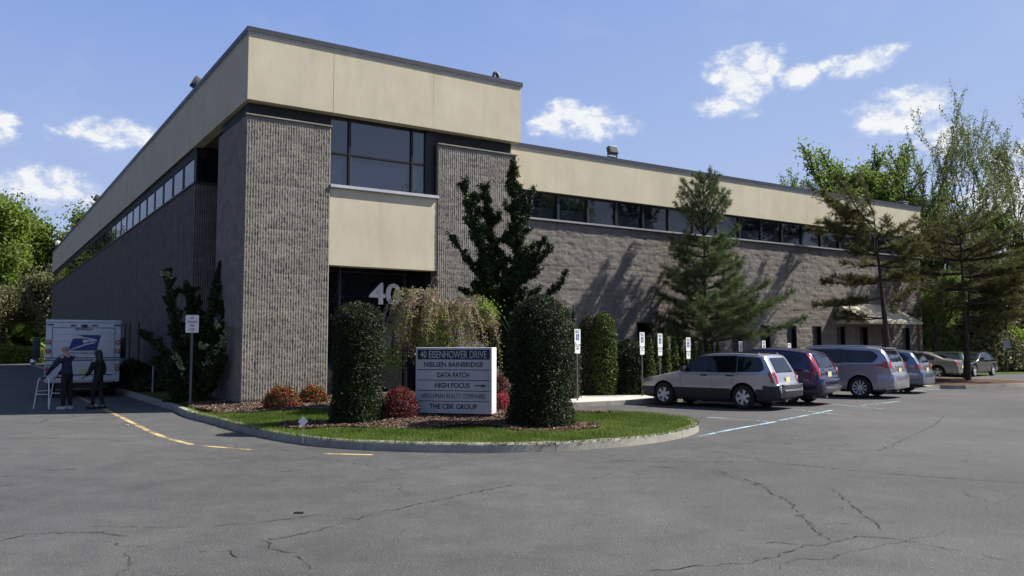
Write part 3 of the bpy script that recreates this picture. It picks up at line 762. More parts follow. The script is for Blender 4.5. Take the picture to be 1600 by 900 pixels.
for i, s in enumerate(LOW):
    w0 = LOWW.get(i, .62)
    w_ = pb('slot_window', M['frame'], (s, s+.05, TW-.01, TW+.25, .3, 2.6), (s+w0-.05, s+w0, TW-.01, TW+.25, .3, 2.6), (s+.051, s+w0-.051, TW+.02, TW+.25, 1.4, 1.44))
    pb('pane', M['glass_dim'], (s+.03, s+w0-.03, TW+.10, TW+.12, .2, 2.62), parent=w_)
# projecting canopy over the side entrance
a0, a1, yo = 26.6, 30.75, -.65
mb = MB()
mb.add([(a0, TW, 3.68), (a1, TW, 3.68), (a1, yo, 2.82), (a0, yo, 2.82), (a0, TW, 2.72), (a1, TW, 2.72), (a1, yo, 2.72), (a0, yo, 2.72)],
       [(0, 3, 2, 1), (4, 5, 6, 7), (0, 4, 7, 3), (1, 2, 6, 5), (3, 7, 6, 2), (0, 1, 5, 4)])
mb.build('entrance_canopy', M['stucco'], B)
pb('canopy_post', M['soffit'], (30.55, 30.7, -.6, -.45, .14, 2.715))
# things fixed on the roof edge stay their own things
def floodlight(name, loc, rz, tilt, label, sc=1.0, white=False, group='floodlights on the roof edge'):
    f = thing(name, label, 'floodlight', loc, rz, group)
    h = MB(); h.bbox(-.30*sc, .30*sc, -.16*sc, .16*sc, -.22*sc, .22*sc, .03*sc); o = h.build('lamp_housing', M['white_paint'] if white else M['floodlight'], f); o.location = (0, 0, .52*sc); o.rotation_euler = (tilt, 0, 0)
    l = MB(); l.box(-.25*sc, .25*sc, -.175*sc, -.162*sc, -.18*sc, .18*sc); g_ = l.build('lens', M['lens'], o)
    b = MB(); b.box(-.34*sc, -.31*sc, -.03, .03, .1, .55*sc); b.box(.31*sc, .34*sc, -.03, .03, .1, .55*sc); b.box(-.34*sc, .34*sc, -.03, .03, .08, .11); b.tube([(0, 0, 0), (0, 0, .1)], .03, 8)
    b.build('bracket', M['post'], f); return f
# ------------------------------------------------------------------ foliage tools
M['yew'] = leafmat('yew_leaves', [(0, (.008, .013, .003)), (.5, (.019, .034, .007)), (.85, (.055, .088, .013)), (1, (.13, .17, .03))], .15)
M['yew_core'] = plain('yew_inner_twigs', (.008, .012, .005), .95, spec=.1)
M['arbor'] = leafmat('arborvitae_leaves', [(0, (.022, .036, .007)), (.5, (.085, .135, .022)), (.9, (.16, .22, .038)), (1, (.24, .29, .06))], .2)
M['arbor_brown'] = leafmat('brownish_arborvitae_leaves', [(0, (.022, .026, .010)), (.4, (.05, .055, .018)), (.75, (.095, .075, .035)), (1, (.17, .12, .07))], .15)
M['juniper'] = leafmat('juniper_leaves', [(0, (.007, .014, .004)), (.5, (.022, .046, .010)), (.8, (.06, .10, .02)), (1, (.12, .16, .035))], .15)
M['wpine'] = leafmat('white_pine_needles', [(0, (.04, .06, .024)), (.5, (.10, .145, .05)), (.85, (.165, .21, .075)), (1, (.26, .29, .13))], .3)
M['ppine'] = leafmat('dark_pine_needles', [(0, (.036, .044, .014)), (.5, (.115, .122, .036)), (.8, (.19, .18, .058)), (1, (.28, .24, .10))], .32)
M['spring'] = leafmat('spring_leaves', [(0, (.06, .09, .016)), (.5, (.13, .18, .03)), (.85, (.21, .27, .045)), (1, (.30, .34, .09))], .42)
M['spring_dark'] = leafmat('darker_spring_leaves', [(0, (.045, .07, .018)), (.5, (.11, .155, .038)), (.85, (.19, .24, .06)), (1, (.27, .30, .10))], .42)
M['olive'] = leafmat('olive_bud_leaves', [(0, (.07, .07, .03)), (.5, (.16, .16, .07)), (.85, (.25, .235, .11)), (1, (.34, .31, .18))], .35)
M['airy'] = leafmat('thin_grey_green_leaves', [(0, (.10, .12, .04)), (.5, (.20, .24, .08)), (1, (.34, .38, .17))], .35)
M['cherry'] = leafmat('weeping_cherry_leaves', [(0, (.08, .11, .02)), (.38, (.20, .27, .05)), (.50, (.30, .31, .09)), (.56, (.30, .19, .12)), (.85, (.42, .27, .20)), (1, (.56, .40, .31))], .35)
M['cherry_green'] = leafmat('fresh_green_cherry_leaves', [(0, (.08, .13, .02)), (.5, (.17, .27, .035)), (1, (.32, .42, .08))], .4)
M['barberry'] = leafmat('barberry_leaves', [(0, (.045, .010, .013)), (.5, (.13, .022, .025)), (.85, (.26, .045, .05)), (1, (.20, .15, .05))], .2)
M['azalea'] = leafmat('azalea_blooms', [(0, (.03, .06, .015)), (.3, (.09, .13, .025)), (.4, (.38, .02, .06)), (.8, (.62, .045, .12)), (1, (.8, .2, .3))], .2)
M['mixed_shrub'] = leafmat('red_and_green_shrub_leaves', [(0, (.03, .04, .01)), (.35, (.10, .13, .02)), (.50, (.16, .17, .03)), (.56, (.26, .025, .028)), (1, (.46, .05, .055))], .25)
M['ivy'] = leafmat('ivy_leaves', [(0, (.09, .12, .045)), (1, (.34, .42, .22))], .2)

def frames(n, rg, out=None, k=0.0):
    """random pairs of perpendicular unit vectors; 'out' biases the face normals outwards"""
    nrm_ = rg.normal(size=(n, 3))
    if out is not None: nrm_ = nrm_/np.linalg.norm(nrm_, axis=1)[:, None]+out*k
    nrm_ /= np.linalg.norm(nrm_, axis=1)[:, None]+1e-9
    r = rg.normal(size=(n, 3)); a = np.cross(nrm_, r); a /= np.linalg.norm(a, axis=1)[:, None]+1e-9
    return a, np.cross(nrm_, a)
def leaf_quads(c, size, rg, asp=.5, out=None, k=0.0):
    a, b = frames(len(c), rg, out, k); s = (size*rg.uniform(.6, 1.3, len(c)))[:, None]
    V, F = quads(c, a*s, b*s*asp); return V, F
def needles(c, d, L, wd, rg, per=7, spread=.8):
    """tufts of thin triangles at c pointing along d"""
    n = len(c); C_ = np.repeat(c, per, 0); D = np.repeat(d, per, 0)+rg.normal(size=(n*per, 3))*spread
    D /= np.linalg.norm(D, axis=1)[:, None]+1e-9
    s = np.cross(D, rg.normal(size=D.shape)); s /= np.linalg.norm(s, axis=1)[:, None]+1e-9
    LL = (L*rg.uniform(.6, 1.2, n*per))[:, None]
    V = np.stack([C_-s*wd, C_+s*wd, C_+D*LL], 1).reshape(-1, 3); return V, np.arange(3*n*per).reshape(-1, 3)
def sn(P, seed, f=1.0):
    rg = np.random.default_rng(seed); r = 0
    for _ in range(6):
        k = rg.normal(size=3)*f*2; r = r+np.sin(P@k+rg.uniform(0, 6.28))
    return r/6

def column_shrub(name, label, x, y, z, h, r, mat, n=16000, leaf=.03, seed=1, point=.0, group=None, low=.92, top=.2, lean=0.0, cat='shrub'):
    """clipped columnar evergreen. point: 0 = flat rounded top, 1 = conical"""
    rg = np.random.default_rng(seed); t = thing(name, label, cat, (x, y, z), 0, group)
    def prof(u):
        dome = np.sqrt(np.clip(1-np.clip((u-(1-top))/top, 0, 1)**2, 0, 1))
        body = low+(1-low)*np.sin(np.clip(u/.5, 0, 1)*np.pi/2); cone = np.clip(1-u, 0, 1)**.75*(1-.25*np.clip(.12-u, 0, 1)/.12)
        return (1-point)*body*dome+point*cone
    u = rg.random(n*2); ok = rg.random(n*2) < prof(u)+.12; u = u[ok][:n]; m_ = len(u)
    # extra leaves on top
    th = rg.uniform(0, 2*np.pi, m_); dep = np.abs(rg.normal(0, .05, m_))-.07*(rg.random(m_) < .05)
    rr = prof(u); P0 = np.stack([np.cos(th)*r, np.sin(th)*r, u*h], 1)
    bumpy = 1+.11*sn(P0, seed, 1.6)+.07*sn(P0, seed+7, 6)+.05*sn(P0, seed+9, 14)
    rad = np.maximum(rr*r*bumpy-dep, 0)*np.where(rg.random(m_) < .35, np.sqrt(rg.random(m_)), 1)
    c = np.stack([np.cos(th)*rad+lean*u*h, np.sin(th)*rad, u*h*(1+.012*sn(P0, seed+3, 5))], 1)
    o = np.stack([np.cos(th), np.sin(th), .35+0*th], 1)
    V, F = leaf_quads(c, leaf, rg, .45, o, .7)
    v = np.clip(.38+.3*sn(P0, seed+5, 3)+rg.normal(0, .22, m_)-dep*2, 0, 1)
    fo = np_mesh('foliage', V, F, mat, t, np.repeat(v, 4))
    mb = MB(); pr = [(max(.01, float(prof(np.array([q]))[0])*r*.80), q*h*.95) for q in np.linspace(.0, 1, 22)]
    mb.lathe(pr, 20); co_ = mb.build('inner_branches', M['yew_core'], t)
    if lean: 
        for vv in co_.data.vertices: vv.co.x += lean*vv.co.z
    s = MB(); s.tube([(0, 0, -.15), (0, 0, h*.3)], [.05, .03], 7); s.build('stem', M['bark'], t)
    return t
def mound_shrub(name, label, x, y, z, rx, ry, h, mat, n=5000, leaf=.025, seed=1, group=None, cat='shrub'):
    rg = np.random.default_rng(seed); t = thing(name, label, cat, (x, y, z), 0, group)
    d = rg.normal(size=(n, 3)); d /= np.linalg.norm(d, axis=1)[:, None]; d[:, 2] = np.abs(d[:, 2])*1.0-.15
    q = rg.uniform(.55, 1.0, n)**.6*(1+.16*sn(d*2, seed, 1.6)+.08*sn(d*2, seed+3, 5))
    c = d*q[:, None]*np.array([rx, ry, h*.9])+np.array([0, 0, h*.16])
    V, F = leaf_quads(c, leaf, rg, .5, d, .6)
    np_mesh('foliage', V, F, mat, t, np.repeat(np.clip(rg.normal(.5, .24, n)+.2*(q-1)+.25*d[:, 2]*0, 0, 1), 4))
    mb = MB()
    for i in range(12):
        a = rg.uniform(0, 6.28); e = rg.uniform(.3, .8); mb.tube([(0, 0, -.03), (math.cos(a)*rx*.4*e, math.sin(a)*ry*.4*e, h*.4), (math.cos(a)*rx*.8*e, math.sin(a)*ry*.8*e, h*.8)], [.012, .008, .004], 5)
    mb.build('stems', M['bark'], t); return t

# --- two big clipped yews either side of the sign
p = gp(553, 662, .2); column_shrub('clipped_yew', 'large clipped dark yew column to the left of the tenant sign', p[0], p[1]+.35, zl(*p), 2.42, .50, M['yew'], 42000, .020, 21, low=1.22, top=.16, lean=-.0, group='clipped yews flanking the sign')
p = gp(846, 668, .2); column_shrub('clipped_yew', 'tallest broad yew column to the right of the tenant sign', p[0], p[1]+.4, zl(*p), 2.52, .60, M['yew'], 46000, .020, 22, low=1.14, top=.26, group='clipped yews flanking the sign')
# --- columns along the wing
def wingpt(px, t): s_, _ = onR(px, 540, t); return W(s_, t, .15)
def htop(px, py, P): k_, m_ = ray(px, py); return EYE+m_*P[1]
for i, (px, t, py, r, mt, lab, grp) in enumerate([
    (889, -1.7, 500, .36, 'arbor_brown', 'browned evergreen column half hidden behind the broad right yew', 1), (922, -.55, 493, .42, 'arbor_brown', 'narrow browned evergreen column just right of the first parking sign', 1), (943, -.9, 487, .46, 'arbor', 'tallest green and brown evergreen column beside the pale walk', 1)]):
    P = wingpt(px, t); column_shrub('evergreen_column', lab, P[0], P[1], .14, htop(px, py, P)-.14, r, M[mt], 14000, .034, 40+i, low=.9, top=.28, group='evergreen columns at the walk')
P = wingpt(982, -.9); column_shrub('round_evergreen', 'low broad dark evergreen left of the second parking sign', P[0], P[1], .14, htop(980, 530, P)-.14, .72, M['yew'], 14000, .034, 50, low=1, top=.5, cat='shrub')
AV = [(1015, 520, .36), (1026, 524, .34), (1040, 516, .40), (1053, 517, .36), (1064, 522, .34), (1075, 519, .36), (1083, 527, .34), (1094, 530, .34), (1107, 532, .36), (1121, 534, .36)]
ordn = ['first', 'second', 'third', 'fourth', 'fifth', 'sixth', 'seventh', 'eighth', 'ninth', 'tenth']
for i, (px, py, r) in enumerate(AV):
    P = wingpt(px, -1.6); column_shrub('arborvitae', f'{ordn[i]} pointed green arborvitae from the left in the row by the wall', P[0], P[1], .14, htop(px, py, P)-.14, r*.72, M['arbor'], 5200, .034, 60+i, point=.9, low=.9, group='arborvitae row along the wall')
P = wingpt(896, -.3); column_shrub('young_spruce', 'thin pointed conifer leader rising behind the right yew', P[0], P[1], .14, htop(896, 476, P)-.14, .30, M['juniper'], 3000, .035, 77, point=1)

# --- low shrubs
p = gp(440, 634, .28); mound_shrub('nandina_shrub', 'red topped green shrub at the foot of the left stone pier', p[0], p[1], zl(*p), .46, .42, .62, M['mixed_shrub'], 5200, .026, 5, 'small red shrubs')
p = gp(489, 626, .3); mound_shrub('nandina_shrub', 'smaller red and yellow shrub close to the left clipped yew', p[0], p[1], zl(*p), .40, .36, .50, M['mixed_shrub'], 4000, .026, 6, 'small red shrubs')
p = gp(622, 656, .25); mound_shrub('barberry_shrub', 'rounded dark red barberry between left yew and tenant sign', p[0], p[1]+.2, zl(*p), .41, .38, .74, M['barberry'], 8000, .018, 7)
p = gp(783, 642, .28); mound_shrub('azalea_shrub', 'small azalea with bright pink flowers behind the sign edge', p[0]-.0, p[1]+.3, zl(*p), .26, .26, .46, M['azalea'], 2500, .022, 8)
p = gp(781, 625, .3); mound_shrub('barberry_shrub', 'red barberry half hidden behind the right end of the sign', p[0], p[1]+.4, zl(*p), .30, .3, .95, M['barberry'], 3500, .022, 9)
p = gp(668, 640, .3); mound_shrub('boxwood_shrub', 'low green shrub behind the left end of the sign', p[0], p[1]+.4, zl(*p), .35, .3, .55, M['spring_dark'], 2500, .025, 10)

# --- twisted juniper: plumes along leaning limbs
def plume_tree(name, label, base, limbs, mat, seed, leaf=.03, dens=1500, cat='tree', group=None):
    rg = np.random.default_rng(seed); t = thing(name, label, cat, base, 0, group); wood = MB(); cs = []; outs = []
    for pts, r0 in limbs:
        P = [Vector(q)-Vector(base) for q in pts]
        wood.tube([tuple(q) for q in P], list(np.linspace(.05, .008, len(P))), 6)
        L = sum((b-a).length for a, b in zip(P, P[1:])); nn = int(dens*L*max(r0, .12)/.22)
        seg = np.array([[*q] for q in P]); cum = np.concatenate([[0], np.cumsum(np.linalg.norm(np.diff(seg, axis=0), axis=1))]); cum /= cum[-1]
        # sub-tufts
        nt_ = max(8, int(L*17)); u = rg.random(nt_)**.9
        tc = np.stack([np.interp(u, cum, seg[:, k]) for k in range(3)], 1)
        fat = r0*(1-.66*u)*rg.uniform(.3, 1.6, nt_); dd = rg.normal(size=(nt_, 3)); dd /= np.linalg.norm(dd, axis=1)[:, None]; dd[:, 2] += .65
        tip = tc+dd*fat[:, None]
        for i in range(nt_):
            k = max(6, int(nn/nt_)); w = rg.random(k); c = tc[i]+(tip[i]-tc[i])*w[:, None]+rg.normal(0, .040, (k, 3))*(1.35-w[:, None])
            cs.append(c); outs.append(np.repeat(dd[i][None], k, 0))
        k = int(nn*.14); w = rg.random(k); c = np.stack([np.interp(w, cum, seg[:, j]) for j in range(3)], 1)+rg.normal(0, .035, (k, 3)); cs.append(c); outs.append(rg.normal(size=(k, 3)))
    c = np.concatenate(cs); o = np.concatenate(outs); V, F = leaf_quads(c, leaf, rg, .42, o, .4)
    np_mesh('foliage', V, F, mat, t, np.repeat(np.clip(.42+.3*sn(c, seed, 2.5)+rg.normal(0, .2, len(c)), 0, 1), 4))
    wood.build('trunk', M['bark'], t); return t
def limbs_px(spec, Y0, seed, base):
    rnd = random.Random(seed); out = []
    for pts, r in spec:
        dy = rnd.uniform(-.9, .9); n_ = len(pts); L = []
        for i, (px, py) in enumerate(pts): L.append(at(px, py, Y0+dy*i/(n_-1)))
        L[0] = (L[0][0], L[0][1], L[0][2]); out.append((L, r))
    return out
bx, by = at(805, 560, 20.6)[:2]
def spire(axis, Y0, r_low, r_top, n, seed, rise=.5):
    """ragged conifer spire: limbs leave an axis (image points at depth Y0) in all directions, longer lower down"""
    rnd = random.Random(seed); A = [Vector(at(px, py, Y0)) for px, py in axis]; L = [0]
    for a, b in zip(A, A[1:]): L.append(L[-1]+(b-a).length)
    out = [([tuple(a) for a in A], .16)]
    for i in range(n):
        u = rnd.random()**1.05; d = u*L[-1]; k = max(q for q in range(len(A)-1) if L[q] <= d+1e-9); w = (d-L[k])/(L[k+1]-L[k]); p = A[k].lerp(A[k+1], min(w, 1))
        ln = (r_low*(1-u)+r_top*u)*rnd.choice((.55, .8, 1.0, 1.3)); a = rnd.uniform(0, 6.28); e = rnd.uniform(rise-.35, rise+.3)
        d1 = Vector((math.cos(a)*math.cos(e), math.sin(a)*math.cos(e), math.sin(e))); d2 = (d1+Vector((0, 0, .35))).normalized()
        out.append(([tuple(p), tuple(p+d1*ln*.5), tuple(p+d1*ln*.5+d2*ln*.5)], .15+.07*(1-u)))
    return out
lim = spire([(806, 600), (806, 480), (804, 380), (803, 256)], 20.6, 1.15, .10, 92, 4)
lim += spire([(795, 560), (770, 450), (745, 370), (722, 282)], 20.4, 1.0, .14, 52, 5)
lim += spire([(790, 520), (772, 420), (764, 350), (756, 290)], 20.7, .8, .12, 34, 6)
lim += limbs_px([([(795, 470), (740, 420), (716, 385), (700, 364)], .24), ([(805, 500), (850, 466), (874, 448), (884, 426)], .20), ([(806, 450), (842, 405), (866, 385)], .22), ([(806, 380), (826, 330), (833, 296)], .17), ([(795, 440), (775, 380), (748, 362)], .22), ([(806, 430), (838, 400), (852, 372)], .2)], 20.6, 3, None)
plume_tree('twisted_juniper', 'tall ragged dark green juniper rising behind the right yew', (bx, by, .25), lim, M['juniper'], 31, .034, 1750)
# deep shade junipers left of the pier, with pale ivy
bx, by = at(300, 560, 23.4)[:2]
spec = [([(300, 640), (285, 560), (268, 480), (261, 428)], .36), ([(300, 640), (270, 560), (240, 535), (222, 520)], .24), ([(300, 640), (262, 600), (243, 560)], .4), ([(300, 640), (320, 540), (335, 470), (342, 425)], .36), ([(300, 640), (345, 560), (352, 500), (350, 470)], .34), ([(300, 640), (300, 540), (300, 470), (290, 440)], .45), ([(300, 640), (330, 600), (350, 560)], .5), ([(300, 640), (280, 600), (262, 580)], .5), ([(300, 640), (310, 560), (318, 500)], .5)]
plume_tree('dark_juniper', 'large dark juniper in deep shade behind the no parking sign', (bx, by, .2), limbs_px([(a, b*1.3) for a, b in spec], 23.4, 5, None), M['juniper'], 33, .045, 2100, cat='shrub')
rg = np.random.default_rng(9); cs = []
for pts in ([(351, 500), (353, 520), (347, 540), (352, 522)], [(350, 535), (341, 548), (330, 560), (322, 568)], [(272, 554), (280, 565), (283, 575)], [(258, 425), (263, 433)], [(312, 542), (322, 541)], [(337, 505), (341, 512)]):
    L = [at(a, b, 22.6) for a, b in pts]
    for a, b in zip(L, L[1:]):
        k = 34; w = rg.random(k)[:, None]; cs.append(np.array(a)+(np.array(b)-np.array(a))*w+rg.normal(0, .05, (k, 3)))
c = np.concatenate(cs); V, F = leaf_quads(c, .05, rg, .7); ctr = c.mean(0)
t = thing('ivy', 'pale ivy shoots climbing over the dark juniper in the shade', 'vine', tuple(ctr)); np_mesh('leaves', V-ctr, F, M['ivy'], t, np.repeat(rg.random(len(c)), 4))
wv = MB()
for pts in ([(351, 500), (353, 520), (341, 548), (322, 568), (310, 600)], [(272, 554), (283, 575), (290, 600)], [(258, 425), (275, 480), (290, 540)]): wv.tube([tuple(np.array(at(a, b, 22.65))-ctr) for a, b in pts], .008, 5)
wv.build('stem', M['bark'], t)
P = W(-.7, 12.0); mound_shrub('dark_shrub', 'low dark shrub against the shaded side wall beside the truck', P[0], P[1], .13, .9, .9, 1.15, M['juniper'], 6000, .05, 71)
P = W(-.7, 9.6); mound_shrub('dark_shrub', 'rounded shaded shrub between the truck and the dark juniper', P[0], P[1], .13, .6, .6, .6, M['juniper'], 4000, .05, 72)

# --- weeping cherry
def weeping(x, y, z0):
    rg = np.random.default_rng(17); t = thing('weeping_cherry', 'weeping cherry with pink and green leaves arching over the sign', 'tree', (x, y, z0))
    wood = MB(); tw = MB(); cs = []; vs_ = []; gc = []
    top = 2.40; wood.tube([(0, 0, -.05), (.05, 0, .8), (-.02, .03, 1.6), (.0, 0, top)], [.085, .075, .07, .05], 9)
    arcs = []
    for i in range(135):
        a = rg.uniform(0, 2*np.pi); R_ = rg.uniform(.55, 1.60); up = rg.uniform(.0, .34); drop = rg.uniform(.5, 1.5)
        if math.cos(a) < -.2: up += .16
        cx, cy_ = math.cos(a), math.sin(a)*.75; pts = []
        for u in np.linspace(0, 1, 9):
            if u < .45: q = u/.45; rr = R_*.72*q; zz = top-.2+up*math.sin(q*math.pi*.6)*1.3
            else:
                q = (u-.45)/.55; rr = R_*(.72+.28*math.sin(q*math.pi/2)); zz = top-.2+up*math.sin(.6*math.pi)*1.3-drop*q**1.25
            pts.append((cx*rr-.12+rg.normal(0, .012), cy_*rr, max(zz, .75)))
        tw.tube(pts, list(np.linspace(.014, .003, 9)), 4)
        A = np.array(pts); k = 125; u = rg.uniform(.40, 1, k); idx = u*8; i0 = np.minimum(idx.astype(int), 7); f = (idx-i0)[:, None]
        c = A[i0]*(1-f)+A[i0+1]*f+rg.normal(0, .045, (k, 3)); cs.append(c)
    # bare arching shoots above the crown
    for (xa, za, xb, zb, hh) in [(-.55, 2.35, .35, 2.5, .62), (-.6, 2.3, .1, 2.5, .7), (-.35, 2.3, .5, 2.2, .62), (-.5, 2.2, -.05, 2.4, .8), (.5, 2.1, 1.5, 1.7, .45), (.6, 2.2, 1.7, 1.5, .5), (.9, 2.1, 1.6, 1.6, .4), (.2, 2.3, 1.1, 2.1, .22), (-1.2, 1.6, -.2, 2.3, .1)]:
        pts = [(xa+(xb-xa)*u, rg.normal(0, .03), za+(zb-za)*u+hh*math.sin(u*math.pi)) for u in np.linspace(0, 1, 12)]; tw.tube(pts, .007, 4)
    c = np.concatenate(cs); c = c[~((c[:, 0] < -1.25) & (c[:, 2] > 2.0))]; V, F = leaf_quads(c, .026, rg, .55)
    v = np.clip(.49+.26*sn(c, 3, 1.2)+rg.normal(0, .24, len(c)), 0, 1)
    np_mesh('leaves', V, F, M['cherry'], t, np.repeat(v, 4))
    for (ox, oz, r, k) in [(-.22, 2.0, .30, 1700), (-.18, 1.55, .34, 1700), (.95, 2.28, .19, 900), (-1.25, 1.15, .25, 500), (.3, 1.1, .22, 500)]:
        gc.append(rg.normal(size=(k, 3))*r*.6+np.array([ox, -.25, oz]))
    c = np.concatenate(gc); V, F = leaf_quads(c, .028, rg, .6); np_mesh('leaves', V, F, M['cherry_green'], t, np.repeat(rg.random(len(c)), 4), label='brighter green leaf clumps')
    wood.build('trunk', M['bark'], t); tw.build('twigs', M['twig'], t)
p = at(697, 560, 19.4); weeping(p[0], p[1], .25)

# ------------------------------------------------------------------ pines
def pine(name, label, base, h, whorls, mat, seed, droop, tuft, nl, top_sparse=.2, lean=(0, 0), trunk_r=.14, cat='tree', per=9, wid=.006, group=None):
    """whorls: list of (height fraction, [(azimuth deg, length m, rise m)...])"""
    rg = np.random.default_rng(seed); t = thing(name, label, cat, base, 0, group); wood = MB(); C_, D_ = [], []
    tp = [(lean[0]*u*h, lean[1]*u*h, u*h-.15*(u == 0)) for u in np.linspace(0, 1, 9)]; wood.tube(tp, list(np.linspace(trunk_r, .012, 9)), 9)
    for hf, brs in whorls:
        for a, L, rise in brs:
            o = np.array([lean[0]*hf*h, lean[1]*hf*h, hf*h]); d = np.array([math.cos(R(a)), math.sin(R(a)), 0]); n_ = 7; pts = []
            for u in np.linspace(0, 1, n_): pts.append(o+d*L*u+np.array([0, 0, rise*u+droop*L*(u*u-u*.4)])+rg.normal(0, .02, 3)*u)
            wood.tube([tuple(q) for q in pts], list(np.linspace(.035*(.4+L/3), .006, n_)), 5)
            A = np.array(pts); side = np.array([-d[1], d[0], 0])
            for k in range(int(nl*L)):
                u = rg.uniform(.22, 1.0)**.8; idx = min(int(u*(n_-1)), n_-2); f = u*(n_-1)-idx; q = A[idx]*(1-f)+A[idx+1]*f
                sl = rg.uniform(.05, .34)*L*(1.15-u)*rg.choice([-1, 1]); e = q+side*sl+d*abs(sl)*.6+np.array([0, 0, rg.normal(.03, .07)])
                m_ = max(2, int(abs(sl)/.10)); 
                if abs(sl) > .12: wood.tube([tuple(q), tuple(e)], [.008, .004], 4, cap=False)
                for w in np.linspace(.35, 1, m_):
                    C_.append(q+(e-q)*w+rg.normal(0, .03, 3)); dd = (e-q)/(np.linalg.norm(e-q)+1e-6)*.6+d*.4+np.array([0, 0, .35]); D_.append(dd)
            C_.append(A[-1]); D_.append(d+np.array([0, 0, .5]))
    for u in np.linspace(1-top_sparse, 1, 12): C_.append(np.array([lean[0]*u*h, lean[1]*u*h, u*h])); D_.append(np.array([0, 0, 1.]))
    C_ = np.array(C_); D_ = np.array(D_); V, F = needles(C_, D_, tuft, wid, rg, per, .75)
    v = np.repeat(np.clip(.45+.28*sn(C_, seed, 1.5)+rg.normal(0, .2, len(C_)), 0, 1), per*3)
    np_mesh('foliage', V, F, mat, t, v); wood.build('trunk', M['bark'], t); return t
# white pine in front of the wing
P = wingpt(1103, -.75); hh = htop(1100, 278, P)-.15; rg = np.random.default_rng(4); wh = []
ccw = math.degrees(TH)                              # image-left is roughly the direction TH+180 from here
for i, hf in enumerate(np.linspace(.22, .97, 16)):
    L0 = 2.35*(1-hf)**.72+.15; nb = 8 if hf < .8 else 5; off = rg.uniform(0, 360); brs = []
    for k in range(nb):
        a = off+k*360/nb+rg.uniform(-14, 14); L = L0*rg.uniform(.6, 1.12)
        if hf < .42 and math.cos(R(a-15)) > .5: L *= 1.45
        if hf < .3 and math.cos(R(a-190)) > .5: L *= .85
        brs.append((a, L, L*rg.uniform(.15, .4) if hf < .7 else L*1.2))
    wh.append((hf, brs))
pine('white_pine', 'soft conical blue green pine in front of the long stone wing', (P[0], P[1], .15), hh, wh, M['wpine'], 41, .12, .17, 30, .12, trunk_r=.09, per=17, wid=.0048)
# dark pine by the canopy: open layered branches, image-left plumes hang over the band
def layered(name, label, P, h, spec, mat, seed, lean, trunk_r, tuft=.19, nl=22, per=12, wid=.009):
    rg = np.random.default_rng(seed); wh = []
    for hf, az0, spread, L, rise, k in spec:
        wh.append((hf, [(az0+rg.uniform(-spread, spread), L*rg.uniform(.7, 1.1), rise*L*rg.uniform(.3, 1.9)+rg.normal(0, .32)) for _ in range(k)]))
    return pine(name, label, (P[0], P[1], .15), h, wh, mat, seed, .14, tuft, nl, .1, lean, trunk_r, per=per, wid=wid)
s_, _ = onR(1392, 560, -2.1); P = W(s_, -2.1)
layered('dark_pine', 'leaning dark pine with layered branches hanging over the entrance canopy', P, 7.2, [
   (.98, 180, 60, 1.2, .5, 4), (.93, 180, 50, 2.3, .35, 5), (.88, 175, 40, 2.8, .28, 5), (.84, 180, 180, 1.6, .3, 6), (.78, 0, 50, 1.7, .2, 5), (.74, 180, 60, 1.8, .12, 5), (.68, 180, 180, 1.9, .1, 7), (.60, 0, 60, 2.0, .05, 4), (.58, 185, 40, 2.2, -.05, 4), (.50, 180, 30, 2.6, -.12, 4), (.48, 10, 60, 1.5, 0, 3), (.38, 185, 25, 2.2, -.05, 2)],
   M['ppine'], 51, (-.075, 0), .15)
s_, t_ = 32.7, -1.6; P = W(s_, t_)
layered('dark_pine', 'broad many limbed dark pine on the mulch island beyond the cars', P, 7.5, [
   (.97, 180, 180, 1.0, .5, 6), (.9, 180, 180, 1.9, .35, 8), (.84, 180, 60, 3.0, .25, 5), (.8, 0, 60, 2.8, .2, 6), (.74, 180, 180, 3.0, .15, 9), (.66, 180, 50, 3.6, .08, 6), (.64, 0, 60, 3.6, .05, 7), (.56, 180, 180, 3.2, 0, 9), (.48, 0, 50, 3.9, -.02, 6), (.46, 180, 50, 2.8, -.05, 5), (.38, 10, 60, 3.0, -.05, 6), (.3, 180, 180, 1.8, -.05, 4)],
   M['ppine'], 53, (-.02, 0), .14, .22, 13, 11, .010)
P = W(35.0, -.2)
layered('dark_pine', 'second dark pine forking just behind the big island pine', P, 6.6, [
   (.97, 180, 180, 1.2, .5, 6), (.88, 180, 180, 2.2, .3, 8), (.78, 0, 80, 2.9, .15, 7), (.68, 0, 90, 3.2, .05, 7), (.58, 0, 80, 3.0, 0, 6), (.45, 10, 80, 2.6, -.05, 5), (.66, 180, 60, 2.0, .1, 4)],
   M['ppine'], 54, (.10, .02), .12, .22, 13, 11, .010)

